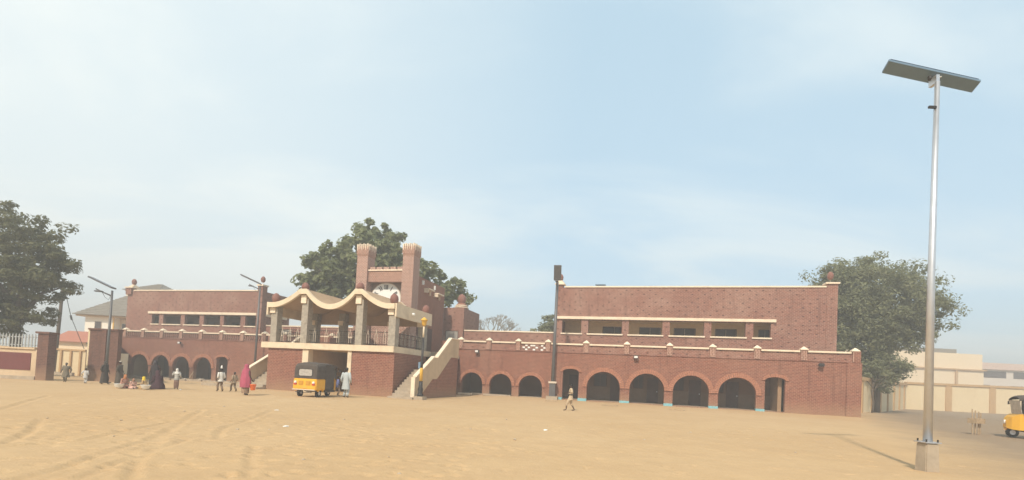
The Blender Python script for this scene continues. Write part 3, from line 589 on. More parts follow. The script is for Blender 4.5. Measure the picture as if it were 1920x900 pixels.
def canopy(v0, v1, up, down, mat, name, n=64):
    mb = MB(); us = [-25.65+(9.85)*i/n for i in range(n+1)]
    us = sorted(set(us+[-22.78-.26, -22.78+.26, -18.5-.26, -18.5+.26]))
    zt = [roof_top(u)+up for u in us]; zb = [roof_top(u)-down for u in us]
    for i in range(len(us)-1):
        b = len(mb.v)
        mb.v += [(us[i], v0, zb[i]), (us[i+1], v0, zb[i+1]), (us[i+1], v0, zt[i+1]), (us[i], v0, zt[i]), (us[i], v1, zb[i]), (us[i+1], v1, zb[i+1]), (us[i+1], v1, zt[i+1]), (us[i], v1, zt[i])]
        mb.f += [(b, b+1, b+2, b+3), (b+7, b+6, b+5, b+4), (b, b+4, b+5, b+1), (b+3, b+2, b+6, b+7)]
        if i == 0: mb.f.append((b, b+3, b+7, b+4))
        if i == len(us)-2: mb.f.append((b+1, b+5, b+6, b+2))
    return part(po, name, mb, mat)
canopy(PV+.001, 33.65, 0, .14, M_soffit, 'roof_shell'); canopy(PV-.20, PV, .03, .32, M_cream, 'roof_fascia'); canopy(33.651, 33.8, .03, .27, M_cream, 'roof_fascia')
part(po, 'side_fascia', MB().box(-15.80, -15.68, PV-.10, 33.8, 5.22, 6.10), M_beige if False else M_cream); part(po, 'side_fascia', MB().box(-25.77, -25.65, PV-.10, 33.8, 5.22, 6.10), M_cream)
us_ = [-25.64+9.83*i/48 for i in range(49)]
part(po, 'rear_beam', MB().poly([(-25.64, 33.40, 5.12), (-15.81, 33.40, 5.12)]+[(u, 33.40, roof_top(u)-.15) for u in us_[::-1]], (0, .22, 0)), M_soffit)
for u in (-22.78, -18.50):
    f_ = part(po, 'finial', MB().frustum((u, PV), .30, .14, 6.93, 7.02, .28, .13).lathe((u, PV+.02, 7.02), [(.24, 0), (.27, .12), (.22, .3), (.12, .42), (.02, .46)], 16), M_ball, smooth=True)
for u, v in ((-25.2, PV+.1), (-16.0, PV+.1), (-16.0, 33.4), (-25.2, 33.4)):
    part(po, 'finial', MB().lathe((u, v, 6.07), [(.14, 0), (.24, .08), (.28, .3), (.24, .5), (.12, .64), (.02, .68)], 16), M_ball, smooth=True)
part(po, 'side_lamp', MB().lathe((-15.60, 30.6, 5.55), [(.03, 0), (.11, .04), (.13, .12), (.08, .2)], 12), M_white)
def railing(pts_u, v, along='u', n=8, accents=3):
    """iron railing with lancet loops"""
    a, b = pts_u; g = MB(); acc = MB(); L_ = b-a
    def P(s, z, o=0): return (a+s, v+o, z) if along == 'u' else (v+o, a+s, z)
    g.tube([P(0, 4.22), P(L_, 4.22)], .025, 6); g.tube([P(0, 3.42), P(L_, 3.42)], .02, 6); g.tube([P(0, 3.95), P(L_, 3.95)], .014, 6)
    m = int(L_/.16)
    for i in range(1, m): g.tube([P(L_*i/m, 3.42), P(L_*i/m, 4.22)], .011, 5)
    r = part(po, 'railing', g, M_iron)
    for i in range(accents):
        s = L_*(i+.5)/accents; mb = MB(); w = .085
        mb.tube([P(s-w, 3.43, -.03), P(s-w, 3.98, -.03), P(s-w*.4, 4.16, -.03), P(s, 4.30, -.03), P(s+w*.4, 4.16, -.03), P(s+w, 3.98, -.03), P(s+w, 3.43, -.03)], .016, 6)
        mb.tube([P(s, 4.24, -.03), P(s, 4.42, -.03)], [.024, .006], 6); part(r, 'lancet_loop', mb, M_ironlt)
    return r
railing((-24.98, -23.08), PV+.32, n=8, accents=3); railing((-22.5, -18.78), PV+.32, accents=4); railing((-18.22, -16.34), PV+.32, accents=3)
railing((PV+.6, 33.0), -16.0, along='v', accents=7); railing((PV+.6, 33.0), -25.3, along='v', accents=5)
# furniture and balustrade at the back of the porch terrace
part(po, 'back_parapet', MB().box(-26.0, -23.55, 35.4, 35.6, 3.3, 4.2), M_brickup)
# ------------------------------------------------------------------ outside stairs
def stairs(us, label, side):
    t = thing('staircase', label, 'staircase', (us, PV, 0)); ui = us; uo = us+1.35*side
    lo, hi = min(ui, uo), max(ui, uo); n = 18; v0 = PV-.15; v1 = 35.2; rise = 3.2/n; L = (v1-v0)
    part(t, 'plinth', MB().box(lo-(.35 if side < 0 else 0), hi+(.35 if side > 0 else 0), PV-.75, v0, -.1, .12), M_conc)
    vv = v0; z = .12
    for k in range(n):
        tr = .30 if k != 9 else 1.15; z += rise
        part(t, 'step', MB().box(lo, hi, vv, vv+tr+.03 if k < n-1 else 35.6, 0 if k < 3 else z-.45, z), M_conc, bevel=.012); vv += tr
    # balustrade outline in the (v, z) plane on the outer side
    out = [(PV-.1, -.05), (PV-.1, 1.30), (PV+.05, 1.42), (31.1, 2.78), (31.7, 2.78), (34.0, 4.32), (35.6, 4.32), (35.6, 2.95), (34.15, 2.95), (31.75, 1.30), (31.05, 1.30), (29.3, .2), (29.2, -.05)]
    x0, x1 = (uo, uo+.18) if side > 0 else (uo-.18, uo)
    part(t, 'balustrade', MB().poly([(x0, v, z) for v, z in out], (x1-x0, 0, 0)), M_beige if False else M_wallcream)
    tops = [(PV-.16, 1.25), (PV+.02, 1.50), (31.1, 2.86), (31.15, 2.78)], 
    e = .05
    for (a, za), (b, zb) in (((PV+.02, 1.40), (31.12, 2.79)), ((31.68, 2.79), (34.02, 4.33)), ((34.04, 4.325), (35.6, 4.325))):
        part(t, 'handrail_cap', MB().poly([(x0-e, a, za), (x0-e, b, zb), (x0-e, b, zb+.08), (x0-e, a, za+.08)], (x1-x0+2*e, 0, 0)), M_creamtrim)
    part(t, 'newel', MB().box(x0-.04, x1+.04, PV-.22, PV-.101, -.05, 1.38), M_creamtrim)
    xi = (x0+.02, x1-.02)
    part(t, 'infill_wall', MB().poly([(xi[0], v, z) for v, z in [(29.22, -.1), (29.32, .2), (31.04, 1.29), (31.76, 1.29), (34.14, 2.94), (35.55, 2.94), (35.55, -.1)]], (xi[1]-xi[0], 0, 0)), M_brickdk if False else M_brick)
    part(t, 'landing_block', MB().box(*((lo-.9, lo-.02) if side > 0 else (hi+.02, hi+.9)), 34.25, 39.3, -.1, 2.98), M_brick)
    part(t, 'end_wall', MB().box(lo, hi-.02, 35.61, 35.75, -.1, 4.3), M_brick)
    return t
stairs(-15.62, 'outside staircase with stepped cream balustrade on the right flank of the porch', 1)
stairs(-25.62, 'outside staircase on the left flank of the porch behind the woman in pink', -1)
# ------------------------------------------------------------------ floodlights on walls
floodlight(-13.86, 39.34, 3.72, 'black floodlight with a white lens above the first small arch right of the stairs')
floodlight(-.82, 39.34, 3.72, 'black floodlight with a white lens between the first and second big arches')
fl_ = floodlight(11.9, 39.34, 3.65, 'dark floodlight high on the blank wall at the far right end of the brick building')
for ch in list(fl_.children):
    if ch.name.startswith('lens'): bpy.data.objects.remove(ch)
floodlight(-45.9, 39.34, 3.50, 'small floodlight above the arches of the left brick building')
floodlight(-54.3, 39.34, 3.6, 'small floodlight above the square bay at the left end of the left building')
# ------------------------------------------------------------------ left gateway wall with palisade, gate pillar
lw = thing('boundary_wall', 'cream boundary wall with a dark maroon panel, under a pale picket fence', 'wall', (-32.5, 31.0, 0), yaw=False)
part(lw, 'wall', MB().box(-45, -30.01, 31.02, 31.3, -.3, 1.92), M_wallcream); part(lw, 'coping', MB().box(-45, -30.11, 30.93, 31.4, 1.92, 2.02), M_wallcream)
part(lw, 'painted_panel', MB().box(-36.9, -30.35, 30.985, 31.02, .60, 1.68), M_maroon)
part(lw, 'plinth', MB().box(-45, -30.01, 30.95, 31.02, -.3, .22), M_conc)
pf = thing('picket_fence', 'row of pale grey pointed pickets on top of the cream boundary wall at far left', 'fence', (-31.5, 31.15, 2.02), yaw=False)
rl = part(pf, 'rail', MB().box(-45, -30.01, 31.17, 31.20, 2.15, 2.21), M_steel); inst(rl, (0, 0, .50))
pk = None
for i in range(70):
    if pk is None: pk = part(pf, 'picket', MB().poly([(-30.1-.035, 31.13, 2.03), (-30.1+.035, 31.13, 2.03), (-30.1+.035, 31.13, 2.78), (-30.1, 31.13, 2.90), (-30.1-.035, 31.13, 2.78)], (0, .035, 0)), M_steel if False else plain('picket_grey', (.36, .36, .34), .6))
    else: inst(pk, (-.205*i, 0, 0))
gp = thing('gate_pillar', 'square brown brick gate pillar at the end of the cream boundary wall', 'pillar', (-29.4, 31.2, 0), yaw=False)
part(gp, 'shaft', MB().box(-30.0, -29.32, 31.0, 31.55, -.3, 2.95), M_brickdk); part(gp, 'cap', MB().box(-30.1, -29.22, 30.9, 31.65, 2.95, 3.07), M_brickdk)
# yellow wall seen through the gateway
yw = thing('boundary_wall', 'pale yellow wall with brown pilasters seen through the gateway', 'wall', (-45, 50, 0), yaw=False)
part(yw, 'wall', MB().box(-62, -43.4, 50, 50.25, -.6, 2.15), M_yelwall); part(yw, 'coping', MB().box(-62, -43.4, 49.9, 50.35, 2.15, 2.32), M_pil)
for i in range(19): part(yw, 'pilaster', MB().box(-61.6+i*.98, -61.42+i*.98, 49.86, 50, -.6, 2.15), M_pil)
part(yw, 'raised_kerb', MB().box(-62, -43.4, 48.6, 48.9, -.8, -.02), M_conc)
# ------------------------------------------------------------------ white house with hipped tile roofs
hs = thing('house', 'white two storey house with a grey hipped tile roof rising behind the gateway', 'house', (-60, 75, 0), yaw=False)
part(hs, 'wall', MB().box(-65.6, -61.2, 75, 84, -.5, 8.0), M_housewh)
part(hs, 'wall', MB().box(-61.2, -59.6, 76.2, 84, -.5, 7.7), M_farcream)
def hip(root, x0, x1, y0, y1, z0, z1, ridge, name='roof'):
    cx = (x0+x1)/2; cy = (y0+y1)/2; mb = MB(); b = 0
    mb.v = [(x0, y0, z0), (x1, y0, z0), (x1, y1, z0), (x0, y1, z0), (cx-ridge, cy, z1), (cx+ridge, cy, z1)]
    mb.f = [(0, 1, 5, 4), (1, 2, 5), (2, 3, 4, 5), (3, 0, 4), (3, 2, 1, 0)]
    r = part(root, name, mb, M_roof)
    n = 13; tl = MB()
    for i in range(n):     # courses of tiles, each a proud strip on the front slope
        t0 = i/n; t1 = (i+.9)/n
        def pt(t, s): return (x0+(cx-ridge-x0)*t+(x1-x0-(x1-x0-2*ridge)*t)*s, y0+(cy-y0)*t, z0+(z1-z0)*t)
        a, bb, c, d = pt(t0, 0), pt(t0, 1), pt(t1, 1), pt(t1, 0)
        k = len(tl.v); up = .09; tl.v += [(*a[:2], a[2]+up), (*bb[:2], bb[2]+up), (*c[:2], c[2]+.015), (*d[:2], d[2]+.015), a, bb]; tl.f += [(k, k+1, k+2, k+3), (k+4, k+5, k+1, k)]
    part(r, 'tile_course', tl, M_roof, kind='stuff'); part(root, 'eaves', MB().box(x0+.3, x1-.3, y0+.3, y1-.3, z0-.22, z0-.005), M_pil)
    return r
hip(hs, -66.8, -58.0, 74.0, 84, 8.0, 11.75, .25); hip(hs, -63.2, -57.2, 78.5, 87.5, 12.7, 14.5, .3)
part(hs, 'wall', MB().box(-62.8, -57.6, 79, 87, -.5, 12.4), M_farcream)
for x in (-64.1,): window_unit(hs, x, x+1.1, 74.995, 5.4, 7.1, 2, M_glassdk, M_ironlt)
window_unit(hs, -60.9, -60.1, 76.195, 5.6, 7.0, 2, M_glassdk, M_white)
part(hs, 'downpipe', MB().box(-61.28, -61.12, 74.9, 75.0, 0, 8.0), M_lampyel)
rh = thing('house', 'low house with a rust red roof seen over the yellow wall', 'house', (-53, 62, 0), yaw=False)
part(rh, 'wall', MB().box(-58, -50.5, 62, 67, -.5, 3.4), M_farcream); part(rh, 'roof', MB().poly([(-58.5, 61.5, 3.4), (-58.5, 67.5, 3.4), (-58.5, 64.5, 4.9)], (8.3, 0, 0)), M_farroof)
# ------------------------------------------------------------------ right: yellow perimeter wall and far buildings
ry = thing('boundary_wall', 'long cream yellow perimeter wall with tan pilasters running behind the light pole', 'wall', (57, 70, 0), yaw=False)
A = Vector((29.2, 41.5, 0)); B = Vector((57.2, 71.0, 0)); Cc = Vector((150, 74.5, 0))
def wall_seg(root, a, b, h0, h1, th, mat, name, off=0, zb=-.3):
    d = (b-a).normalized(); nrm = Vector((d.y, -d.x, 0)); mb = MB()
    p = [a+nrm*(off), b+nrm*(off), b+nrm*(off-th), a+nrm*(off-th)]
    mb.v = [(*q.xy, zb) for q in p]+[(*p[0].xy, h0), (*p[1].xy, h1), (*p[2].xy, h1), (*p[3].xy, h0)]
    mb.f = [(0, 3, 2, 1), (4, 5, 6, 7), (0, 1, 5, 4), (1, 2, 6, 5), (2, 3, 7, 6), (3, 0, 4, 7)]
    return part(root, name, mb, mat)
h0, h1, h2 = 2.95, 3.45, 4.2
wall_seg(ry, A, B, h0, h1, .3, M_yelwall, 'wall'); wall_seg(ry, B, Cc, h1+.2, h2+.2, .3, M_yelwall, 'wall')
def capseg(a, b, z0, z1):
    d = (b-a).normalized(); nrm = Vector((d.y, -d.x, 0)); mb = MB(); p = [a+nrm*.16, b+nrm*.16, b-nrm*.45, a-nrm*.45]
    mb.v = [(*p[0].xy, z0), (*p[1].xy, z1), (*p[2].xy, z1), (*p[3].xy, z0)]+[(*p[0].xy, z0+.30), (*p[1].xy, z1+.30), (*p[2].xy, z1+.30), (*p[3].xy, z0+.30)]
    mb.f = [(0, 3, 2, 1), (4, 5, 6, 7), (0, 1, 5, 4), (1, 2, 6, 5), (2, 3, 7, 6), (3, 0, 4, 7)]; part(ry, 'coping', mb, M_pil)
capseg(A, B, h0, h1); capseg(B, Cc, h1+.2, h2+.2)
def pil(a, b, n, z, w=.25, t0=0):
    d = (b-a).normalized(); nrm = Vector((d.y, -d.x, 0))
    for i in range(n):
        t = (i+t0)/n; c = a+(b-a)*t; zz = z[0]+(z[1]-z[0])*t
        q = [c-d*w+nrm*.12, c+d*w+nrm*.12, c+d*w, c-d*w]; mb = MB(); mb.v = [(*k.xy, -.3) for k in q]+[(*k.xy, zz) for k in q]
        mb.f = [(0, 3, 2, 1), (4, 5, 6, 7), (0, 1, 5, 4), (1, 2, 6, 5), (2, 3, 7, 6), (3, 0, 4, 7)]; part(ry, 'pilaster', mb, M_pil)
pil(A, B, 7, (h0, h1), .3, .45); pil(B, Cc, 14, (h1+.2, h2+.2), .45, .95)
fb = thing('building', 'large windowless cream building with a flat roof rising behind the perimeter wall', 'building', (95, 110, 0), yaw=False)
part(fb, 'wall', MB().box(78, 105.9, 110, 130, -.3, 8.6), M_farcream); part(fb, 'upper_wall', MB().box(72, 105.8, 110.25, 130, 8.75, 12.2), M_farcream)
part(fb, 'band', MB().box(76, 106.3, 109.6, 130, 8.45, 8.75), M_pil); part(fb, 'roof_shelter', MB().box(90, 101.5, 112, 120, 12.2, 13.3), M_roof)
part(fb, 'side_wing', MB().box(72, 78, 108, 125, -.3, 7.6), M_farcream)
part(fb, 'pilaster', MB().box(99.4, 99.9, 109.7, 110, -.3, 8.45), M_pil)
fb2 = thing('building', 'pale two storey building with rows of wide dark windows at the right edge', 'building', (125, 120, 0), yaw=False)
part(fb2, 'wall', MB().box(112, 170, 120, 135, -.3, 9.6), M_farpink)
part(fb2, 'roof', MB().box(111, 171, 119.4, 136, 9.6, 11.2), plain('far_pink_roof', (.62, .46, .38), .9))
for k in range(6):
    window_unit(fb2, 113.2+k*9.6, 121.0+k*9.6, 119.99, 7.6, 9.2, 6)
    window_unit(fb2, 112.6+k*9.6, 117.0+k*9.6, 119.99, 4.2, 5.8, 4)
# ------------------------------------------------------------------ lamps
def solar_lamp(name, label, x, y, h, az, r0=.09, r1=.06, tilt=28, mat=None, L=1.5, wd=.55, cat='solar street lamp'):
    t = thing(name, label, 'street lamp', world_loc=Vector((x, y, float(ground_h(x, y)))), group='solar street lamps', rz=R(-az)); mt = mat or M_lampgrey
    part(t, 'pole', MB().tube([(0, 0, -.1), (0, 0, h)], [r0, r1], 14), mt, smooth=True)
    part(t, 'base_plate', MB().box(-.22, .22, -.22, .22, -.02, .06), mt)
    part(t, 'arm', MB().tube([(0, 0, h-.35), (0, .6, h-.12), (0, .95, h+.05)], [.045, .04, .04], 8), mt, smooth=True)
    c, s = math.cos(R(tilt)), math.sin(R(tilt)); P = lambda a, b, w: (w, a*c-b*s, a*s+b*c)
    mb = MB(); o = Vector((0, -.05, h+.12)); q = [tuple(o+Vector(P(a, b, w))) for b in (0, .09) for a, w in ((0, -wd/2), (0, wd/2), (L, wd/2), (L, -wd/2))]
    mb.v = q; mb.f = [(0, 3, 2, 1), (4, 5, 6, 7), (0, 1, 5, 4), (1, 2, 6, 5), (2, 3, 7, 6), (3, 0, 4, 7)]; pn = part(t, 'solar_panel', mb, M_lampgrey)
    mb = MB(); q = [tuple(o+Vector(P(a, b, w))) for b in (.092, .096) for a, w in ((.04, -wd/2+.04), (.04, wd/2-.04), (L-.04, wd/2-.04), (L-.04, -wd/2+.04))]
    mb.v = q; mb.f = [(0, 3, 2, 1), (4, 5, 6, 7), (0, 1, 5, 4), (1, 2, 6, 5), (2, 3, 7, 6), (3, 0, 4, 7)]; part(pn, 'solar_cells', mb, M_cell)
    part(t, 'lamp_head', MB().box(-.12, .12, .55, 1.0, h-.14, h-.06), mt, bevel=.02)
    part(t, 'wire', MB().tube([(0, .05, h-.3), (.02, .2, h-.62), (0, .4, h-.45), (0, .58, h-.14)], .012, 5), M_iron)
    return t
solar_lamp('solar_street_lamp', 'dark solar street lamp in front of the dark brick gate wall', -26.18, 31.77, 6.0, -100, tilt=24)
p2 = w2(-35.85, 38.5); solar_lamp('solar_street_lamp', 'dark solar street lamp beside the right end of the left brick building', p2.x, p2.y, 9.25, -108, .11, .075, 22, L=1.9, wd=.6)
# lamp seen end-on in the middle
p3 = w2(-7.22, 38.9); t3 = solar_lamp('solar_street_lamp', 'solar street lamp seen end on between the small and big arches', p3.x, p3.y, 9.45, -172, .14, .11, 62, L=1.25, wd=.6)
part(t3, 'base_housing', MB().box(-.24, .24, -.24, .24, 0, 1.25), M_lampgrey, bevel=.02); part(t3, 'base_collar', MB().box(-.32, .32, -.32, .32, 1.25, 1.40), M_ironlt)
part(t3, 'plinth', MB().box(-.45, .45, -.45, .45, -.1, .22), M_conc)
# big bright pole at right
bp_ = thing('street_lamp', 'tall bright steel lamp pole with flat solar panel, nearest the camera at right', 'street lamp', (9.63, 11.3, 0), yaw=False)
part(bp_, 'pole', MB().tube([(9.62, 11.3, .5), (9.62, 11.3, 4.6), (9.66, 11.3, 9.1)], [.092, .070, .052], 20), M_steel, smooth=True)
blk = MB().frustum((9.62, 11.3), .165, .165, -.05, .64, .145, .145); part(bp_, 'concrete_block', blk, M_conc, bevel=.02)
part(bp_, 'flange', MB().box(9.44, 9.80, 11.13, 11.47, .645, .67), M_steel)
for sx in (-.13, .13):
    for sy in (-.12, .12): part(bp_, 'bolt', MB().tube([(9.62+sx, 11.3+sy, .67), (9.62+sx, 11.3+sy, .73)], .018, 6), M_iron)
ZP = 9.33
a1, a2, a3, a4 = Vector((8.30, 11.02, ZP+.02)), Vector((10.95, 11.58, ZP+.02)), Vector((11.06, 11.93, ZP-.04)), Vector((8.40, 11.36, ZP-.04))
mb = MB().poly([a1, a2, a3, a4], (0, 0, .045)); pn = part(bp_, 'solar_panel', mb, M_panel)
k1 = [a+Vector((0, 0, .062)) for a in (a1.lerp(a3, .02), a2.lerp(a4, .02), a3.lerp(a1, .02), a4.lerp(a2, .02))]
part(pn, 'solar_cells', MB().poly(k1, (0, 0, .004)), M_cell)
part(bp_, 'mount', MB().box(9.62, 9.70, 11.28, 11.5, 9.08, 9.27), M_steel); part(bp_, 'led_strip', MB().box(9.74, 9.80, 11.34, 11.62, 9.262, 9.272), M_white)
part(bp_, 'cable_clip', MB().box(9.45, 9.62, 11.25, 11.30, 8.45, 8.50), M_iron); part(bp_, 'lamp_knob', MB().lathe((9.52, 11.35, 9.16), [(.02, 0), (.04, .03), (.04, .1)], 8), M_iron)
# ornate lamp by the stairs
pL = w2(-13.62, 28.25); ol = thing('lamp_post', 'ornate black and yellow lamp post at the foot of the right stairs', 'lamp post', world_loc=Vector((pL.x, pL.y, 0)), rz=-YAW)
part(ol, 'plinth', MB().box(-.32, .32, -.32, .32, -.1, .20), M_conc, bevel=.02)
part(ol, 'base', MB().lathe((0, 0, .2), [(.20, 0), (.20, .12), (.14, .2), (.17, .45), (.12, .6), (.12, .95)], 14), M_iron, smooth=True)
part(ol, 'lower_sleeve', MB().lathe((0, 0, 1.15), [(.10, 0), (.10, .75), (.07, .85)], 14), M_lampyel, smooth=True)
part(ol, 'shaft', MB().lathe((0, 0, 2.0), [(.085, 0), (.075, .3), (.07, 1.9)], 14), M_iron, smooth=True)
part(ol, 'upper_sleeve', MB().lathe((0, 0, 3.9), [(.055, 0), (.055, .72)], 12), M_cream, smooth=True)
part(ol, 'lantern', MB().lathe((0, 0, 4.62), [(.08, 0), (.14, .12), (.17, .34), (.22, .36), (.22, .42), (.12, .48), (.05, .56)], 14), M_lampyel, smooth=True)
part(ol, 'meter_box', MB().box(-.20, -.06, -.08, .08, 1.95, 2.35), M_panel)
# distant utility pole
up = thing('utility_pole', 'tall dark wooden utility pole with a guy wire behind the gate pillar', 'utility pole', (-46.3, 50, 0), yaw=False)
part(up, 'pole', MB().tube([(-46.5, 50, -.3), (-46.25, 50, 9.5)], [.17, .13], 10), M_bark, smooth=True); part(up, 'cross_arm', MB().box(-46.9, -45.6, 49.9, 50.05, 8.9, 9.05), M_bark)
part(up, 'guy_wire', MB().tube([(-46.2, 50, 8.8), (-45.2, 50, 5.6), (-43.6, 50, 2.4)], .03, 5), M_iron); part(up, 'insulator', MB().tube([(-45.25, 50, 5.75), (-45.1, 50, 5.3)], .09, 6), M_iron)
# ------------------------------------------------------------------ trees
def leafmat(name, c1, c2, c3):
    mt, nt, b = newmat(name, .6, spec=.25); N = nt.nodes; L = nt.links
    t = N.new('ShaderNodeTexCoord'); n = N.new('ShaderNodeTexNoise'); n.inputs['Scale'].default_value = .55; n.inputs['Detail'].default_value = 4; L.new(t.outputs['Object'], n.inputs['Vector'])
    oi = N.new('ShaderNodeTexNoise'); oi.inputs['Scale'].default_value = 6; L.new(t.outputs['Object'], oi.inputs['Vector'])
    cr_ = N.new('ShaderNodeValToRGB'); e = cr_.color_ramp.elements; e[0].position = .35; e[0].color = (*c1, 1); e[1].position = .65; e[1].color = (*c2, 1)
    L.new(n.outputs[0], cr_.inputs[0]); mx = N.new('ShaderNodeMixRGB'); mx.inputs[2].default_value = (*c3, 1); mr = N.new('ShaderNodeMapRange'); mr.inputs[1].default_value = .5; mr.inputs[2].default_value = .75; mr.inputs[4].default_value = .7
    L.new(oi.outputs[0], mr.inputs[0]); L.new(mr.outputs[0], mx.inputs[0]); L.new(cr_.outputs[0], mx.inputs[1]); L.new(mx.outputs[0], b.inputs['Base Color'])
    tr = N.new('ShaderNodeBsdfTranslucent'); L.new(mx.outputs[0], tr.inputs[0]); ms = N.new('ShaderNodeMixShader'); ms.inputs[0].default_value = .48
    L.new(b.outputs[0], ms.inputs[1]); L.new(tr.outputs[0], ms.inputs[2]); L.new(ms.outputs[0], N['Material Output'].inputs[0]); return mt
LF1 = leafmat('dark_foliage', (.12, .125, .055), (.185, .18, .085), (.26, .24, .12))
LF2 = leafmat('broad_foliage', (.175, .20, .085), (.26, .275, .125), (.36, .36, .19))
LF3 = leafmat('grey_green_foliage', (.19, .205, .105), (.265, .27, .145), (.34, .32, .19))
LF4 = leafmat('dusty_foliage', (.13, .13, .085), (.17, .16, .11), (.2, .19, .13))
def clumps_in(lobes, n, seed, fill=.55):
    r = np.random.RandomState(seed); out = []
    w = np.array([l[3]*l[4]*l[5] for l in lobes]); w = w/w.sum()
    for i in range(n):
        l = lobes[r.choice(len(lobes), p=w)]; d = r.normal(size=3); d /= np.linalg.norm(d); q = (fill+(1-fill)*r.rand())*(1 if r.rand() < .72 else r.rand())
        out.append((l[0]+d[0]*l[3]*q, l[1]+d[1]*l[4]*q, l[2]+d[2]*l[5]*q, d[0], d[1], d[2]))
    return np.array(out)
def tree(name, label, base, trunk_top, lobes, ncl, per, leaf, csz, mat, seed, tr=.35, limbs=9, cat='tree', fill=.55, flat=.55, aspect=.5, group=None):
    r = np.random.RandomState(seed); bx, by, bz = base
    t = thing(name, label, cat, base, yaw=False, group=group)
    C = clumps_in(lobes, ncl, seed, fill)
    mb = MB(); tt = Vector(trunk_top); b0 = Vector(base)
    mb.tube([b0+Vector((0, 0, -.2)), b0.lerp(tt, .35)+Vector((.1, 0, 0)), b0.lerp(tt, .7)-Vector((.1, 0, 0)), tt], [tr, tr*.8, tr*.68, tr*.55], 10)
    tk = part(t, 'trunk', mb, M_bark, smooth=True)
    pick = C[r.choice(len(C), min(limbs, len(C)), replace=False)]
    for p in pick:
        e = Vector(p[:3]); s0 = b0.lerp(tt, r.uniform(.6, 1)); mid = s0.lerp(e, .5)+Vector((r.uniform(-.5, .5), r.uniform(-.5, .5), r.uniform(.2, .9)))
        lm_ = MB().tube([s0, s0.lerp(mid, .5), mid, mid.lerp(e, .5), e], [tr*.42, tr*.33, tr*.22, tr*.12, .03], 7); part(tk, 'limb', lm_, M_bark, smooth=True)
    tot = ncl*per; ci = np.repeat(np.arange(ncl), per); d = r.normal(size=(tot, 3)); d /= np.linalg.norm(d, axis=1)[:, None]
    sz = r.uniform(.6, 1.35, ncl)*csz
    c = C[ci, :3] + d*(sz[ci]*r.uniform(.25, 1, tot)**.6)[:, None]*np.array([1, 1, flat])
    nrm = d+np.array([0, 0, .7])+r.normal(size=(tot, 3))*.5; nrm /= np.linalg.norm(nrm, axis=1)[:, None]
    a = np.cross(nrm, r.normal(size=(tot, 3))); a /= np.linalg.norm(a, axis=1)[:, None]; bvec = np.cross(nrm, a)
    s = leaf*r.uniform(.6, 1.3, tot)[:, None]
    q = np.stack([c-a*s, c-bvec*s*aspect+nrm*s*.12, c+a*s, c+bvec*s*aspect+nrm*s*.12], 1).reshape(-1, 3) - np.array([bx, by, bz])
    me = bpy.data.meshes.new('crown'); n = len(q); me.vertices.add(n); me.vertices.foreach_set('co', q.ravel()); me.loops.add(n); me.polygons.add(n//4)
    me.loops.foreach_set('vertex_index', np.arange(n)); me.polygons.foreach_set('loop_start', np.arange(0, n, 4)); me.update(calc_edges=True); me.materials.append(mat)
    o = bpy.data.objects.new('crown', me); col.objects.link(o); o.parent = t
    return t
tree('shade_tree', 'big dark spreading tree filling the left edge behind the cream boundary wall', (-38.5, 38, 0), (-38.5, 38, 5),
     [(-40, 38, 8, 5.0, 4, 4.2), (-37.2, 38, 9.7, 2.2, 3, 2.9), (-35.8, 37.5, 7.6, 2.0, 3, 2.2), (-38.5, 37, 5.0, 3.2, 3, 2.2), (-40.5, 38, 11.6, 2.8, 3, 2.0), (-39.2, 37, 3.5, 2.2, 2, 1.2)], 330, 80, .17, .72, LF1, 3, .5, 10, flat=.5, aspect=.42)
tree('broadleaf_tree', 'tall broad leaved tree rising behind the clock tower', (-14.5, 52, 0), (-14.5, 52, 8),
     [(-15.2, 52, 13.2, 4.0, 4, 4.0), (-18.9, 52, 11.6, 3.6, 4, 3.0), (-21.3, 52, 9.8, 1.7, 3, 2.0), (-11.8, 51, 11.6, 2.9, 3.0, 3.0), (-9.2, 51, 10.6, 3.0, 2.4, 2.6), (-9.6, 50, 9.2, 2.6, 1.8, 1.6), (-6.4, 51.5, 10.0, 1.9, 2, 1.9), (-10.4, 50.5, 12.2, 1.8, 1.5, 1.5), (-14, 51, 9, 7, 3, 3), (-15.8, 52, 17.0, 1.7, 2, .8), (-13.6, 52, 16.2, 1.3, 2, .9), (-19.5, 52, 14.3, 1.2, 2, .8)], 680, 42, .27, .62, LF2, 11, .5, 12, flat=.8, aspect=.62)
tree('round_tree', 'large rounded grey green tree behind the right end of the brick building', (36, 48.5, 0), (36, 48.5, 5.5),
     [(36.0, 48.5, 11.3, 5.6, 4.5, 4.6), (31.8, 48.5, 11.6, 2.8, 3.5, 3.2), (40.3, 48.5, 10.0, 2.6, 3.5, 3.6), (34.0, 48.5, 7.6, 4.4, 3.5, 2.6), (32.5, 48, 13.2, 2.0, 2.5, 1.7), (38.6, 48.5, 7.8, 3.2, 3, 1.9), (33.2, 47.8, 5.6, 3.4, 2.5, 1.8), (35.8, 47.5, 4.9, 3.0, 2, 1.3), (36.3, 47.0, 3.3, 1.7, 1.3, 1.4), (35.6, 47.2, 4.2, 2.2, 1.5, 1.2), (31.6, 47.2, 9.0, 2.2, 2, 3.0), (36.5, 46.5, 9.6, 4.4, 1.5, 3.8)], 720, 85, .17, .85, LF3, 21, .42, 10, flat=.7, aspect=.42)
tree('small_tree', 'small pale tree with thin stems against the yellow perimeter wall', (33.5, 45.5, 0), (33.6, 45.5, 3),
     [(33.4, 45.5, 3.9, 1.8, 1.2, .8), (36.2, 46, 4.5, 1.6, 1.2, .6), (31.2, 45, 3.6, 1.2, 1, .6)], 38, 40, .15, .5, LF3, 5, .10, 8)
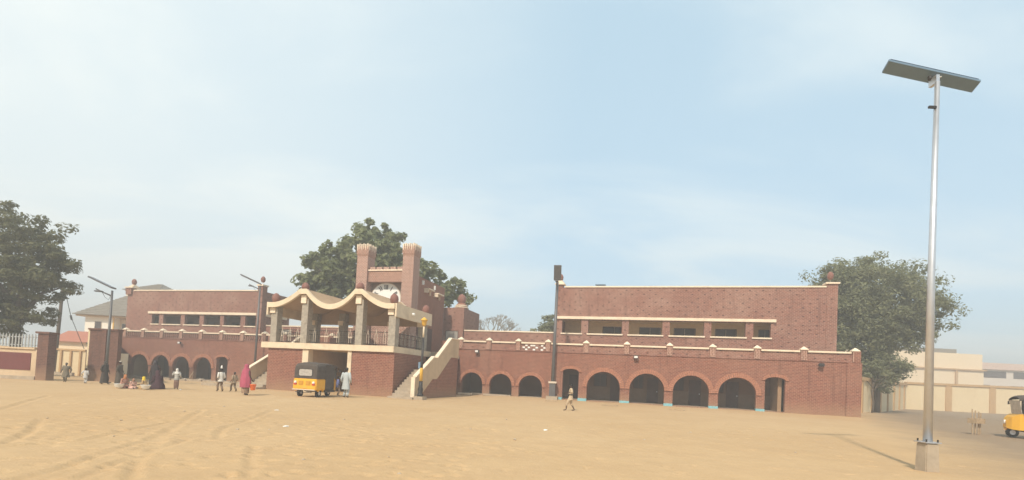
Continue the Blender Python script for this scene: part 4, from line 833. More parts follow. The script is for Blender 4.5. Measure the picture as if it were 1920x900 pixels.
tree('small_tree', 'dull green tree showing over the roof left of the middle solar lamp', (4.6, 60, 0), (4.6, 60, 6),
     [(4.9, 60, 8.4, 1.8, 2, 1.2), (3.4, 60, 7.9, 1.2, 1.5, .8)], 46, 60, .17, .6, LF3, 9, .2, 5)
# bare tree
bt = thing('bare_tree', 'grey leafless tree with fine branches behind the middle arcade', 'tree', (-2.6, 70, 0), yaw=False)
rr = random.Random(12); tr_ = MB(); tr_.tube([(-2.6, 70, -.3), (-2.5, 70, 4), (-2.55, 70, 7)], [.3, .24, .2], 8); part(bt, 'trunk', tr_, M_bark, smooth=True)
brm = MB()
def grow(p, d, L, r, k):
    q = p+d*L; brm.tube([p, p.lerp(q, .5)+Vector((rr.uniform(-.08, .08), 0, rr.uniform(-.05, .08)))*L, q], [r, r*.85, r*.65], 4, cap=False)
    if k == 0: return
    for _ in range(3 if k > 1 else 4):
        nd = (d+Vector((rr.uniform(-.9, .9), rr.uniform(-.7, .7), rr.uniform(-.25, .5)))).normalized(); grow(q, nd, L*rr.uniform(.62, .8), r*.62, k-1)
for a in (-.9, -.4, .1, .6, 1.0): grow(Vector((-2.55, 70, 6.4)), Vector((a, .1, .9)).normalized(), 1.5, .12, 4)
part(bt, 'branches', brm, plain('grey_twig', (.30, .26, .21), .95, var=.15), kind='stuff')
# hedge-like scrub beyond the gateway and low bushes
for i, (x, y, z, sx, sz, lab) in enumerate(((-60, 85, 3.9, 7, 1.9, 'low dark green bush line beyond the gateway left of the white house'), (-49.5, 60, 3.2, 1.3, 1.1, 'rounded bush against the white house wall'))):
    tree('bush', lab, (x, y, 0), (x, y, 2), [(x, y, z, sx, 2, sz)], 60, 45, .2, .8, LF4 if i else LF3, 40+i, .15, 4, cat='bush')
# ------------------------------------------------------------------ auto rickshaws
def rickshaw(label, x, y, az):
    """local frame: y forward, x right; 1.3 wide, 2.65 long, 1.75 high"""
    t = thing('auto_rickshaw', label, 'auto rickshaw', world_loc=Vector((x, y, 0)), rz=R(-az))
    L_ = []
    side = [(-1.25, .34), (-1.27, .42), (-1.24, .90), (-.35, .92), (-.30, .45), (.55, .40), (.62, .48), (.72, .95), (.95, .88), (1.12, .66), (1.20, .42), (1.16, .32), (.6, .28), (-.4, .28)]
    def prof(w, pts): return MB().poly([(-w, a, b) for a, b in pts], (2*w, 0, 0))
    rear = MB(); 
    rear.poly([(-.64, a, b) for a, b in [(-1.24, .36), (-1.27, .46), (-1.22, .94), (-.38, .94), (-.38, .36)]], (1.28, 0, 0))
    body = part(t, 'rear_body', rear, M_yellow, bevel=.035)
    part(t, 'floor_pan', MB().box(-.58, .58, -.38, .70, .26, .38), M_canvas, bevel=.02)
    nose = MB(); 
    for (a0, w0, zl, zh), (a1_, w1, zl1, zh1) in zip([(.62, .58, .32, .98), (.88, .50, .32, .96), (1.08, .34, .34, .84), (1.20, .16, .40, .66)][:-1], [(.88, .50, .32, .96), (1.08, .34, .34, .84), (1.20, .16, .40, .66)]):
        k = len(nose.v); nose.v += [(-w0, a0, zl), (w0, a0, zl), (w0, a0, zh), (-w0, a0, zh), (-w1, a1_, zl1), (w1, a1_, zl1), (w1, a1_, zh1), (-w1, a1_, zh1)]
        nose.f += [(k, k+1, k+5, k+4), (k+3, k+7, k+6, k+2), (k+1, k+2, k+6, k+5), (k, k+4, k+7, k+3)]
        if a0 == .62: nose.f.append((k, k+3, k+2, k+1))
        if a1_ == 1.20: nose.f.append((k+4, k+5, k+6, k+7))
    part(t, 'front_cowl', nose, M_yellow)
    # canvas hood: rounded box section swept from rear to windscreen
    hd = MB(); sec = []
    def ring(a, w, zb, zt):
        pts = [(-w, zb), (-w, (zb+zt)/2), (-w*.97, zt-.16), (-w*.85, zt-.05), (-w*.55, zt), (0, zt+.025), (w*.55, zt), (w*.85, zt-.05), (w*.97, zt-.16), (w, (zb+zt)/2), (w, zb)]
        return [(px_, a, pz) for px_, pz in pts]
    R_ = [ring(-1.20, .62, .95, 1.60), ring(-1.12, .645, .95, 1.72), ring(-.9, .65, .95, 1.76), ring(-.42, .65, .95, 1.77)]
    for r_ in R_: hd.v += r_
    n = 11
    for k in range(3):
        for i in range(n-1): hd.f.append((k*n+i, k*n+i+1, (k+1)*n+i+1, (k+1)*n+i))
    hd.f.append(tuple(range(n))); hood = part(t, 'hood', hd, M_canvas, smooth=False)
    rf = MB(); R2 = [ring(-.42, .65, 1.62, 1.77), ring(.2, .64, 1.60, 1.76), ring(.78, .58, 1.55, 1.70), ring(.90, .54, 1.50, 1.64)]
    for k, r_ in enumerate(R2): rf.v += r_
    for k in range(3):
        for i in range(n-1): rf.f.append((k*n+i, k*n+i+1, (k+1)*n+i+1, (k+1)*n+i))
    part(t, 'roof_canvas', rf, M_canvas)
    wn_ = [(-.36, 1.12), (-.30, 1.08), (.30, 1.08), (.36, 1.12), (.36, 1.36), (.30, 1.41), (-.30, 1.41), (-.36, 1.36)]
    w_ = part(hood, 'rear_window', MB().poly([(a, -1.225, b) for a, b in wn_], (0, .02, 0)), M_win)
    part(w_, 'window_surround', MB().poly([(a*1.1, -1.215, 1.245+(b-1.245)*1.14) for a, b in wn_], (0, .012, 0)), M_iron)
    part(t, 'door_flap', MB().box(.60, .63, -.38, .45, .40, 1.62), M_canvas); part(t, 'door_flap', MB().box(-.63, -.60, -.38, .10, .75, 1.62), M_canvas)
    for sx in (-1, 1):
        part(t, 'pillar', MB().tube([(.56*sx, .74, .9), (.53*sx, .82, 1.6)], .025, 6), M_iron)
        part(t, 'tail_lamp', MB().box(.50*sx-.07, .50*sx+.07, -1.30, -1.25, .62, .70), M_red)
        part(t, 'tail_lamp', MB().lathe((.50*sx, -1.27, .735), [(.02, -.06), (.065, -.03), (.065, .05), (.02, .08)], 10), M_lens, smooth=True)
        part(t, 'vent_panel', MB().box(.2*sx-.12, .2*sx+.12, -1.282, -1.262, .62, .82), plain('dull_amber', (.58, .28, .03), .5))
        part(t, 'mirror', MB().tube([(.55*sx, .80, 1.35), (.72*sx, .84, 1.40)], .012, 5).box(.72*sx-.05, .72*sx+.05, .83, .86, 1.34, 1.48), M_iron)
        wh = part(t, 'wheel', MB().tube([(.50*sx-.06, -.80, .21), (.50*sx-.05, -.80, .21), (.50*sx+.05, -.80, .21), (.50*sx+.06, -.80, .21)], [.18, .21, .21, .18], 20), M_rubber)
        part(wh, 'rim', MB().tube([(.50*sx-.07, -.80, .21), (.50*sx+.07, -.80, .21)], .10, 12), M_steel)
        part(t, 'mudguard', MB().poly([((.585)*sx, a, b) for a, b in [(-1.05, .30), (-1.0, .45), (-.8, .52), (-.6, .45), (-.55, .30), (-.62, .30), (-.66, .42), (-.8, .46), (-.94, .42), (-.98, .30)]], (.075*sx, 0, 0)), M_yellow)
    part(t, 'rear_bumper', MB().tube([(-.62, -1.32, .38), (.62, -1.32, .38)], .028, 8), M_ironlt); part(t, 'lower_bumper', MB().tube([(-.45, -1.30, .26), (.45, -1.30, .26)], .02, 6), M_iron)
    part(t, 'windscreen', MB().poly([(-.50, .80, .98), (.50, .80, .98), (.46, .88, 1.52), (-.46, .88, 1.52)], (0, .015, 0)), M_win)
    wh = part(t, 'wheel', MB().tube([(-.06, .95, .21), (-.05, .95, .21), (.05, .95, .21), (.06, .95, .21)], [.18, .21, .21, .18], 20), M_rubber); part(wh, 'rim', MB().tube([(-.07, .95, .21), (.07, .95, .21)], .10, 12), M_steel)
    part(t, 'front_mudguard', MB().poly([(-.08, a, b) for a, b in [(.68, .30), (.75, .44), (.95, .50), (1.15, .44), (1.22, .30), (1.16, .30), (1.1, .4), (.95, .45), (.8, .4), (.74, .30)]], (.16, 0, 0)), M_yellow)
    part(t, 'headlamp', MB().tube([(0, 1.16, .62), (0, 1.24, .62)], [.09, .075], 12), M_lens)
    part(t, 'passenger_seat', MB().box(-.52, .52, -.95, -.45, .942, 1.02).box(-.52, .52, -1.1, -.96, .942, 1.3), M_maroon); part(t, 'driver_seat', MB().box(-.22, .22, -.05, .30, .40, .74), M_maroon)
    part(t, 'handlebar', MB().tube([(-.35, .62, 1.02), (0, .68, .98), (.35, .62, 1.02)], .016, 6).tube([(0, .68, .98), (0, .88, .45)], .02, 6), M_iron)
    t.scale = (1.14, 1.0, 1.1)
    part(t, 'number_plate', MB().box(-.16, .16, -1.275, -1.262, .46, .56), M_lampyel)
    return t
rickshaw('yellow auto rickshaw with a brown canvas hood parked before the porch passage', -11.16, 28.5, 13)
rk2 = rickshaw('yellow auto rickshaw cut off by the right edge of the photo', 25.15, 23.2, -62); rk2.scale = (1.15, 1.1, 1.18)
# ------------------------------------------------------------------ people
def skin_mesh(name, V_, E_, parent, mat, level=1):
    me = bpy.data.meshes.new(name); bm = bmesh.new(); lay = bm.verts.layers.skin.verify(); vs = []
    for i, (p, r) in enumerate(V_):
        v = bm.verts.new(p); rr_ = r if isinstance(r, tuple) else (r, r); v[lay].radius = rr_; v[lay].use_root = (i == 0); vs.append(v)
    for a, b in E_: bm.edges.new((vs[a], vs[b]))
    bm.to_mesh(me); bm.free(); me.materials.append(mat); o = bpy.data.objects.new(name, me); col.objects.link(o); o.parent = parent
    s = o.modifiers.new('skin', 'SKIN'); s.use_smooth_shade = True; s.branch_smoothing = .4
    if level: u = o.modifiers.new('sub', 'SUBSURF'); u.levels = level; u.render_levels = level
    return o
def person(label, x, y, face, H, legs=(0.12, -0.12), arms=((-.06, .02, -.55), (.06, .02, -.55)), bent=(0, 0), crouch=0, lean=0, hair=True):
    """x right, y forward. arms: hand offset from shoulder (left, right). returns root and joint dict"""
    gz = float(ground_h(x, y)); t = thing('person', label, 'person', world_loc=Vector((x, y, gz)), rz=R(-face)); s = H/1.72
    V_ = []; E_ = []
    def add(p, r, par=None): V_.append(((p[0]*s, p[1]*s, p[2]*s), (r[0]*s, r[1]*s) if isinstance(r, tuple) else r*s)); k = len(V_)-1; (E_.append((par, k)) if par is not None else None); return k
    hz = .92-crouch; ln = lambda z: lean*(z-hz)
    hip_ = add((0, 0, hz), (.135, .105)); wa = add((0, ln(1.06-crouch), 1.06-crouch), (.125, .095), hip_); ch = add((0, ln(1.27-crouch), 1.27-crouch), (.155, .11), wa)
    nk = add((0, ln(1.44-crouch), 1.44-crouch), .06, ch); n2 = add((0, ln(1.50-crouch), 1.50-crouch), .052, nk)
    hy = ln(1.5-crouch); h1 = add((0, hy+.015, 1.565-crouch), (.068, .082), n2); h2 = add((0, hy+.01, 1.635-crouch), (.078, .094), h1); h3 = add((0, hy, 1.69-crouch), (.05, .06), h2)
    J = dict(hip=(0, 0, hz), chest=(0, ln(1.27-crouch), 1.27-crouch), head=(0, hy+.01, 1.62-crouch), s=s)
    ns = add((0, hy+.115, 1.59-crouch), .012, h1)
    for sx in (-1, 1): add((sx*.092, hy, 1.60-crouch), .012, h1)
    for i, sx in enumerate((-1, 1)):
        sh = Vector((sx*.185, ln(1.40-crouch), 1.40-crouch)); hand = sh+Vector(arms[i]); k = add(sh, .062, ch)
        mid = (sh+hand)/2; span = (hand-sh).length; drop = math.sqrt(max(0, .29**2-(min(span, .56)/2)**2)); el = mid+Vector((sx*.35, -.75, -.3)).normalized()*drop
        ke = add(el, .040, k); kw = add(hand, .026, ke); d = (hand-el).normalized(); lat = d.cross(Vector((0, 1, 0)) if abs(d.y) < .8 else Vector((1, 0, 0))).normalized()
        pm = add(hand+d*.055, (.034, .018), kw); J['hand%d' % i] = hand+d*.1
        J['arm%d' % i] = (sh, el, hand)
        for q, (off, ln_) in enumerate(((-.030, .055), (-.010, .068), (.011, .064), (.030, .048))):
            f1 = add(hand+d*.10+lat*off, .0095, pm); f2 = add(hand+d*(.10+ln_*.6)+lat*off*1.1+Vector((0, .010, 0)), .0085, f1); add(hand+d*(.10+ln_)+lat*off*1.1+Vector((0, .028, 0)), .007, f2)
        t1 = add(hand+d*.045+lat*.045*(-sx)+Vector((0, .02, 0)), .011, kw); add(hand+d*.085+lat*.06*(-sx)+Vector((0, .04, 0)), .009, t1)
        hp = Vector((sx*.09, 0, hz-.06)); ft = Vector((sx*.10, legs[i], .07)); dl = (hp-ft).length; b_ = math.sqrt(max(0.0004, .43**2-(min(dl, .855)/2)**2)); kn = (hp+ft)/2+Vector((sx*.02*(1+crouch*4), 1, 0)).normalized()*b_
        a = add(hp, .085, hip_); b = add(kn, .056, a); bb = add(kn.lerp(ft, .35), .052, b); c = add(ft, .036, bb); f = add(ft+Vector((sx*.01, .10, -.035)), (.038, .026), c); add(ft+Vector((sx*.015, .19, -.045)), (.032, .018), f)
        J['leg%d' % i] = (hp, kn, ft)
    skin_mesh('body', V_, E_, t, M_skin)
    if hair: part(t, 'hair', MB().lathe((0, (hy-.012)*s, (1.625-crouch)*s), [(.090*s, -.02*s), (.096*s, .02*s), (.085*s, .07*s), (.05*s, .11*s), (.01, .12*s)], 14), M_hair, smooth=True)
    for sx in (-1, 1): part(t, 'eye', MB().lathe((sx*.032*s, (hy+.098)*s, (1.62-crouch)*s-.008), [(.003, 0), (.010, .006), (.010, .012), (.003, .018)], 6), M_white)
    return t, J
def garment(t, name, rings, mat, n=28, fold=.0, seed=0, cap=True):
    """rings (cx, cy, z, rx, ry) bottom to top, with folds deepest at the hem"""
    mb = MB(); r = random.Random(seed); ph = [r.uniform(0, 6.28) for _ in range(3)]; zs = [q[2] for q in rings]; z0, z1 = min(zs), max(zs)
    for cx, cy, z, rx, ry in rings:
        k = fold*(1-(z-z0)/(z1-z0+1e-6))**.7
        for i in range(n):
            a = 2*math.pi*i/n; f = 1+k*(.5*math.sin(5*a+ph[0])+.35*math.sin(9*a+ph[1])+.15*math.sin(13*a+ph[2])); mb.v.append((cx+rx*f*math.cos(a), cy+ry*f*math.sin(a), z))
    for k in range(len(rings)-1):
        for i in range(n): j = (i+1) % n; mb.f.append((k*n+i, k*n+j, (k+1)*n+j, (k+1)*n+i))
    if cap: mb.f.append(tuple((len(rings)-1)*n+i for i in range(n)))
    return part(t, name, mb, mat, smooth=True)
def sleeve(t, J, i, mat, to=.85, r0=.075, r1=.06):
    s = J['s']; a, b, c = [Vector(q)*s for q in J['arm%d' % i]]; a = a+Vector((0, 0, .01)); e = b.lerp(c, to)
    part(t, 'sleeve', MB().tube([a.lerp(b, -.12), a, a.lerp(b, .5), b, e], [r0*s*.8, r0*s, r0*s*.95, r1*s*1.05, r1*s], 12), mat, smooth=True)
def trousers(t, J, mat, to=.92, r=.10, name='trousers'):
    s = J['s']; mb = MB()
    for i in (0, 1):
        a, b, c = [Vector(q)*s for q in J['leg%d' % i]]; mb.tube([a+Vector((0, 0, .06*s)), a.lerp(b, .5), b, b.lerp(c, .5), b.lerp(c, to)], [r*s, r*.95*s, r*.78*s, r*.72*s, r*.72*s], 14)
    h = Vector(J['hip'])*s; mb.lathe((h.x, h.y, h.z-.12*s), [(.15*s, 0), (.165*s, .08*s), (.15*s, .2*s)], 16, 1, .8); part(t, name, mb, mat, smooth=True)
def shirt(t, J, mat, hem=.72, flare=1.15, fold=.05, seed=1, sl=(.3, .3), name='shirt', w=1.0):
    s = J['s']; cz = J['chest'][2]; cy = J['chest'][1]; hz = J['hip'][2]; d = 1.27-cz
    garment(t, name, [(0, 0, (hem-d)*s, .185*flare*s*w, .145*flare*s*w), (0, 0, hz*s, .172*s*w, .135*s*w), (0, cy*.5*s, (hz+.14)*s, .162*s*w, .125*s*w), (0, cy*s, cz*s, .185*s*w, .135*s*w), (0, cy*s, (cz+.11)*s, .19*s*w, .115*s*w), (0, cy*s, (cz+.165)*s, .12*s, .09*s), (0, cy*s, (cz+.20)*s, .065*s, .065*s)], mat, fold=fold, seed=seed)
    for i in (0, 1):
        if sl[i]: sleeve(t, J, i, mat, sl[i])
# woman in the pink cloak with orange bucket
t, J = person('woman in a long bright pink cloak walking away with an orange bucket', -14.25, 26.45, 15, 1.64, (.16, -.16), ((-.06, .05, -.52), (.16, .06, -.50)), hair=False)
pink = cloth('pink_cloth', (.40, .085, .13)); s = J['s']
garment(t, 'cloak', [(.02, -.02, .42, .27, .23), (.01, -.02, .62, .285, .23), (0, -.01, .95, .27, .21), (0, 0, 1.22, .235, .18), (0, 0, 1.36, .20, .15), (0, 0, 1.44, .13, .13), (0, .0, 1.50, .105, .12), (0, .0, 1.58, .11, .13), (0, -.01, 1.645, .08, .095), (0, -.01, 1.675, .02, .03)], pink, fold=.13, seed=3)
garment(t, 'skirt', [(0, 0, .10, .19, .17), (0, 0, .35, .20, .17), (0, 0, .70, .19, .16)], cloth('brown_print', (.30, .20, .13), .3), fold=.12, seed=4)
h = J['hand1']*J['s']
bk = thing('bucket', 'orange plastic bucket carried by the woman in pink', 'bucket', world_loc=Vector((0, 0, 0)))
bk.location = t.location + Matrix.Rotation(t.rotation_euler.z, 3, 'Z') @ Vector((h.x+.04, h.y, h.z-.50))
part(bk, 'pail', MB().lathe((0, 0, 0), [(.10, 0), (.115, .02), (.155, .29), (.165, .30), (.165, .33), (.15, .33)], 20), plain('orange_plastic', (.80, .17, .04), .4, var=.05), smooth=True)
part(bk, 'bail_handle', MB().tube([(-.155, 0, .31), (-.12, 0, .42), (0, 0, .49), (.12, 0, .42), (.155, 0, .31)], .007, 6), M_iron)
# man in pale kaftan seen from behind
t, J = person('man in pale grey blue kaftan standing with his back turned by the doorpost', -9.72, 29.0, 5, 1.74, (.03, -.02), ((-.08, .03, -.54), (.09, .05, -.53)))
pale = cloth('pale_blue_cloth', (.47, .50, .49), .07); trousers(t, J, pale, .95, .105); shirt(t, J, pale, .48, 1.22, .05, 6, (.9, .9), 'kaftan', 1.08); part(t, 'cap', MB().lathe((0, -.01*J['s'], 1.655*J['s']), [(.098, 0), (.095, .05), (.088, .085), (.02, .095)], 16), M_iron)
# child beside him
t, J = person('child in a blue top standing between the rickshaw and the man in the kaftan', -10.75, 30.6, 60, 1.18, (.05, -.05), ((-.05, .15, -.48), (.05, .18, -.45)))
shirt(t, J, cloth('blue_cloth', (.14, .16, .33)), .76, 1.1, .05, 2, (.4, .4)); trousers(t, J, cloth('tan_cloth', (.42, .30, .20)), .75)
# boy walking at centre right
t, J = person('boy in loose beige top with bare legs and dark waist bag, walking', 3.35, 27.2, -82, 1.46, (.27, -.27), ((-.08, .22, -.22), (.06, .25, -.40)))
bei = cloth('beige_cloth', (.50, .38, .25)); shirt(t, J, bei, .70, 1.15, .06, 8, (.35, .6)); trousers(t, J, bei, .0, .11, 'shorts')
s = J['s']; part(t, 'waist_bag', MB().lathe((0, 0, 1.0*s), [(.165*s, 0), (.175*s, .03*s), (.168*s, .07*s)], 18, 1, .8).box(-.10*s, .10*s, .10*s, .20*s, .97*s, 1.08*s), M_iron)
# child with white headscarf
t, J = person('child in white headscarf and patterned wrapper standing before the left arches', -19.4, 28.55, -20, 1.22, (.04, -.05), ((-.04, .2, -.34), (.05, .16, -.42)), hair=False)
s = J['s']; garment(t, 'headscarf', [(0, 0, 1.28*s, .20*s, .16*s), (0, 0, 1.40*s, .17*s, .14*s), (0, 0, 1.48*s, .085*s, .09*s), (0, -.01*s, 1.58*s, .10*s, .115*s), (0, -.01*s, 1.68*s, .085*s, .10*s), (0, -.01*s, 1.735*s, .02*s, .03*s)], cloth('white_cotton', (.68, .64, .58)), fold=.1, seed=2)
shirt(t, J, cloth('grey_print', (.36, .34, .30), .5), .78, 1.1, .05, 3, (.7, .7)); garment(t, 'wrapper', [(0, 0, .12*s, .16*s, .14*s), (0, 0, .5*s, .18*s, .145*s), (0, 0, .92*s, .165*s, .13*s)], cloth('brown_wrapper', (.20, .12, .09), .4), fold=.08, seed=5)
# two boys at the left
t, J = person('boy in a white top and brown trousers carrying a white jug on his head', -16.95, 28.75, -60, 1.32, (.16, -.15), ((-.05, .1, -.50), (.04, .08, -.52)))
s = J['s']; shirt(t, J, cloth('white_cotton', (.66, .62, .55)), .76, 1.15, .06, 11, (.35, .35)); trousers(t, J, cloth('brown_cloth', (.22, .15, .10)), .9)
jg = thing('jug', 'small white jug balanced on the head of the boy in white', 'jug', world_loc=t.location+Vector((0, 0, 1.735*s))); jg.scale = (.72, .72, .72); part(jg, 'vessel', MB().lathe((0, 0, 0), [(.05, 0), (.075, .03), (.08, .14), (.05, .20), (.035, .26), (.045, .28)], 14), M_white, smooth=True)
t, J = person('boy in brown clothes walking close behind the boy with the jug', -16.5, 29.35, -70, 1.15, (.2, -.2), ((-.05, .12, -.48), (.05, .05, -.5)))
shirt(t, J, cloth('faded_brown', (.34, .25, .17)), .76, 1.1, .06, 13, (.35, .35)); trousers(t, J, cloth('brown_cloth', (.20, .14, .09)), .9)
# two dark clad women walking, left
for k, (x, y, hh, lab, c) in enumerate(((-24.95, 30.2, 1.42, 'hooded figure in long dark robe walking before the dark brick wall', (.055, .045, .038)), (-24.15, 30.35, 1.46, 'figure in dark robe and pale cap walking before the dark brick wall', (.085, .068, .052)))):
    t, J = person(lab, x, y, 95 if k == 0 else 80, hh, (.17, -.17), ((-.05, .1, -.5), (.05, .1, -.5)), hair=(k == 1))
    s = J['s']; cm = cloth('dark_cloak', c); garment(t, 'robe', [(0, 0, .10*s, .23*s, .27*s), (0, 0, .5*s, .22*s, .23*s), (0, 0, .95*s, .19*s, .17*s), (0, 0, 1.27*s, .20*s, .15*s), (0, 0, 1.38*s, .18*s, .13*s), (0, 0, 1.46*s, .075*s, .08*s)], cm, fold=.1, seed=20+k)
    for i in (0, 1): sleeve(t, J, i, cm, .8, .08, .07)
    if k == 0: garment(t, 'hood', [(0, 0, 1.42*s, .12*s, .12*s), (0, 0, 1.5*s, .10*s, .11*s), (0, -.01, 1.6*s, .105*s, .12*s), (0, -.01, 1.69*s, .085*s, .1*s), (0, -.01, 1.74*s, .02*s, .03*s)], cm, fold=.04)
    else: part(t, 'cap', MB().lathe((0, 0, 1.675*s), [(.095*s, 0), (.092*s, .05*s), (.02*s, .075*s)], 14), cloth('pale_cap', (.5, .44, .36)))
# seated group with bowls
def seated(lab, x, y, face, H, cloth_c, head_c, seed, hood_mat=None):
    t, J = person(lab, x, y, face, H, (.30, .30), ((.05, .26, -.30), (-.05, .28, -.30)), crouch=.74, lean=.25, hair=False); s = J['s']; cm = cloth('wrap', cloth_c, .35); cz = J['chest'][2]; cy = J['chest'][1]
    garment(t, 'wrap', [(0, .12*s, .02, .33*s, .38*s), (0, .10*s, .18*s, .31*s, .33*s), (0, .02*s, .34*s, .22*s, .20*s), (0, cy*s, cz*s, .20*s, .16*s), (0, cy*s, (cz+.12)*s, .18*s, .13*s), (0, cy*s, (cz+.19)*s, .08*s, .08*s)], cm, fold=.09, seed=seed)
    for i in (0, 1): sleeve(t, J, i, cm, .7, .075, .06)
    hx, hy, hz_ = J['head']; garment(t, 'headscarf', [(0, (hy-.03)*s, (hz_-.19)*s, .14*s, .13*s), (0, (hy-.02)*s, (hz_-.08)*s, .095*s, .10*s), (0, (hy-.015)*s, (hz_+.02)*s, .10*s, .115*s), (0, (hy-.02)*s, (hz_+.10)*s, .07*s, .085*s), (0, (hy-.02)*s, (hz_+.125)*s, .02*s, .02*s)], cloth('scarf', head_c), fold=.03, seed=seed+1)
    return t
seated('seated girl in a pink and orange wrap with an orange headscarf beside a white bowl', -21.45, 27.25, 100, 1.32, (.48, .24, .17), (.42, .17, .07), 31)
seated('seated child in pale pink patterned cloth in the middle of the seated group', -20.85, 27.15, 120, 1.0, (.55, .33, .26), (.30, .16, .10), 33)
seated('seated girl in tan and brown cloth with a yellow headscarf', -20.30, 27.35, -100, 1.2, (.42, .27, .13), (.72, .50, .04), 35)
seated('large figure crouching in a very dark maroon cloak at the right of the seated group', -19.95, 27.9, -70, 1.85, (.06, .028, .034), (.07, .034, .040), 37)
t, J = person('woman in a long black cloak standing over the seated group', -20.65, 28.5, 170, 1.62, (.04, -.04), ((-.05, .15, -.45), (.05, .15, -.45)), hair=False)
s = J['s']; blk_ = cloth('black_cloak', (.042, .034, .036)); garment(t, 'cloak', [(0, 0, .04, .30*s, .27*s), (0, 0, .4*s, .28*s, .25*s), (0, 0, .95*s, .25*s, .21*s), (0, 0, 1.27*s, .225*s, .18*s), (0, 0, 1.38*s, .19*s, .15*s), (0, 0, 1.46*s, .11*s, .12*s), (0, 0, 1.58*s, .105*s, .125*s), (0, -.01, 1.68*s, .085*s, .10*s), (0, -.01, 1.735*s, .02*s, .03*s)], blk_, fold=.11, seed=41)
for i, (x, y, lab) in enumerate(((-21.35, 26.85, 'white enamel bowl on the sand in front of the girl in orange'), (-19.98, 26.95, 'white enamel bowl on the sand at the right of the seated group'))):
    b_ = thing('bowl', lab, 'bowl', world_loc=Vector((x, y, float(ground_h(x, y)))), group='bowls of the seated group'); part(b_, 'vessel', MB().lathe((0, 0, 0), [(.10, 0), (.19, .10), (.24, .24), (.25, .25), (.23, .24), (.17, .12)], 20), M_white, smooth=True); part(b_, 'contents', MB().lathe((0, 0, .17), [(.17, 0), (.12, .05), (.02, .08)], 14), cloth('grain', (.6, .42, .25)), smooth=True)
# gateway people
t, J = person('person in a grey brown gown walking out through the gateway', -27.7, 30.6, 160, 1.18, (.12, -.12), ((-.16, .0, -.46), (.16, .0, -.46)))
shirt(t, J, cloth('grey_gown', (.17, .14, .10)), .42, 1.3, .06, 51, (.75, .75), 'gown', 1.25); trousers(t, J, cloth('grey_gown', (.17, .14, .10)), .9)
t, J = person('small child in pale clothes at the edge of the dark brick wall', -25.95, 30.0, -20, .92, (.12, -.12), ((-.14, .04, -.42), (.05, .1, -.5)))
shirt(t, J, cloth('pale_grey', (.52, .50, .47)), .62, 1.2, .06, 52, (.6, .6)); trousers(t, J, cloth('pale_grey', (.52, .50, .47)), .9)
# ------------------------------------------------------------------ small things
lowkerb = thing('kerb', 'low broken concrete kerb along the sand before the left arches', 'kerb', (-40, 33.5, 0), yaw=True)
for i in range(14):
    u = -50+i*1.75; dz = -.04*abs(u+30)/20; part(lowkerb, 'kerb_stone', MB().box(u+.03, u+1.72+rng.uniform(-.15, 0), 34.6, 34.85, -.5, .10+dz+rng.uniform(-.03, .03)), M_conc, bevel=.015)
lk2 = thing('kerb', 'short low concrete ledge at the foot of the left stairs', 'kerb', (-28.5, 27.8, 0)); part(lk2, 'ledge', MB().box(-31.0, -26.0, 28.35, 28.6, -.1, .20), M_conc, bevel=.02)
def rock(label, x, y, r, mat, seed, name='rock', group=None, sz=.6):
    q = random.Random(seed); bm = bmesh.new(); bmesh.ops.create_icosphere(bm, subdivisions=2, radius=r)
    for v in bm.verts: v.co *= 1+q.uniform(-.22, .22); v.co.z *= sz
    me = bpy.data.meshes.new(name); bm.to_mesh(me); bm.free(); me.materials.append(mat)
    o = bpy.data.objects.new(name, me); col.objects.link(o); o.location = (x, y, float(ground_h(x, y))+r*.25); o['label'] = label; o['category'] = 'rock' if name == 'rock' else name.replace('_', ' ')
    if group: o['group'] = group
for i in range(9):
    p = w2(-46.5+i*1.9+rng.uniform(-.5, .5), 36.0+rng.uniform(-1.2, 1.6)); rock('lump of concrete rubble on the sand before the left arches', p.x, p.y, rng.uniform(.14, .34), M_conc, i, 'rubble', 'rubble before the left arches')
for i, (u, v, L_, a) in enumerate(((-46.2, 37.6, .9, 80), (-43.0, 37.9, .8, 50), (-6.9, 36.9, .9, 12), (-2.4, 35.7, 1.2, 25), (2.1, 35.3, 1.1, -20))):
    p = w2(u, v); labs = ('upright pale stick stuck in the sand before the third left arch', 'leaning pale stick before the fourth left arch', 'short plank on the sand before the right doorway', 'thin plank on the sand beside the first blue pier', 'thin plank on the sand beside the second blue pier')
    t = thing('stick' if i < 2 else 'plank', labs[i], 'stick' if i < 2 else 'plank', world_loc=Vector((p.x, p.y, float(ground_h(p.x, p.y)))))
    if i < 2: e = Vector((.15 if i == 0 else .55, 0, .85)); part(t, 'shaft', MB().tube([(0, 0, -.05), e*.5, e], [.05, .045, .035], 7), M_wood, smooth=True)
    else: ca, sa = math.cos(R(a)), math.sin(R(a)); part(t, 'board', MB().poly([(-L_/2*ca-.05*sa, -L_/2*sa+.05*ca, .03), (L_/2*ca-.05*sa, L_/2*sa+.05*ca, .03), (L_/2*ca+.05*sa, L_/2*sa-.05*ca, .03), (-L_/2*ca+.05*sa, -L_/2*sa-.05*ca, .03)], (0, 0, .04)), M_wood)
for i, (x, y) in enumerate(((-8.6, 18.2), (-6.1, 13.5), (-18.9, 28.2), (1.2, 16.0))):
    rock('scrap of white litter lying on the open sand', x, y, .07, M_white, 60+i, 'litter', 'white litter on the sand', .3)
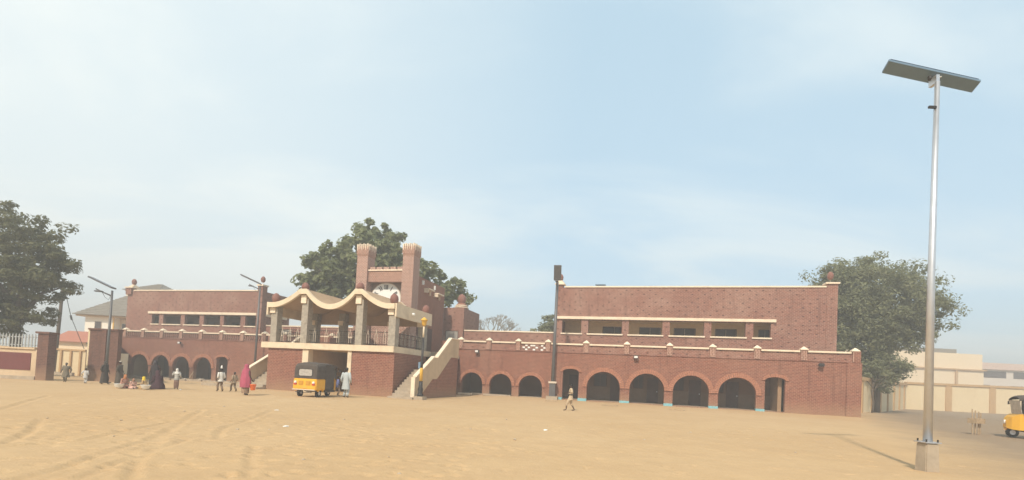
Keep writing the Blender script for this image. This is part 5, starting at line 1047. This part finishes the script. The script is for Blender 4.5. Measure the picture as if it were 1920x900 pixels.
for i in range(26): rock('small dark stone lying loose on the open sand', rng.uniform(-12, 9), rng.uniform(7.5, 20), rng.uniform(.015, .045), M_conc, 80+i, 'pebble', 'pebbles on the sand')
# slabs lying before the first middle arch
for u0, u1, v in ((-15.1, -14.0, 38.6), (-13.0, -10.6, 38.9)):
    p = w2((u0+u1)/2, v); t = thing('slab', 'pale flat slab lying before the small arches, %s' % ('nearest the stairs' if u0 < -14 else 'longer one under the second arch'), 'slab', world_loc=Vector((p.x, p.y, float(ground_h(p.x, p.y)))), rz=-YAW)
    part(t, 'slab_block', MB().box(-(u1-u0)/2, (u1-u0)/2, -.25, .25, -.05, .10), M_creamtrim if u0 < -14 else M_conc, bevel=.02)
# bundle of stakes beside the right rickshaw
t = thing('wooden_stakes', 'low wooden crate with upright stakes standing left of the cut off rickshaw', 'crate', world_loc=Vector((23.35, 24.6, 0)), rz=.2)
part(t, 'crate_box', MB().box(-.28, .28, -.2, .2, .55, .80), M_wood)
for i, x in enumerate((-.22, -.05, .14, .24)): part(t, 'stake', MB().tube([(x, 0, 0), (x+.03*(i-1.5), 0, 1.25-.06*i)], [.03, .025], 6), M_wood)
# small vent on the right roof
t = thing('roof_vent', 'small dark vent standing up from the roof edge of the right building', 'roof vent', (-4.2, 44, 0)); part(t, 'cowl', MB().box(-4.5, -3.9, 43.9, 44.2, 7.3, 10.30).box(-4.7, -3.8, 43.85, 44.25, 10.30, 10.38), M_panel)
# ------------------------------------------------------------------ dust haze
hz_ = MB().box(-260, 330, -40, 300, -1.6, 24); me = hz_.mesh('haze', M_white); me.materials.clear()
hm = bpy.data.materials.new('dust_haze'); hm.use_nodes = True; nt = hm.node_tree; nt.nodes.clear(); pv = nt.nodes.new('ShaderNodeVolumePrincipled'); ou = nt.nodes.new('ShaderNodeOutputMaterial')
pv.inputs['Color'].default_value = (.95, .91, .86, 1); pv.inputs['Density'].default_value = .0042; pv.inputs['Anisotropy'].default_value = .0; nt.links.new(pv.outputs[0], ou.inputs['Volume'])
me.materials.append(hm); ho = bpy.data.objects.new('haze', me); col.objects.link(ho); ho['kind'] = 'stuff'
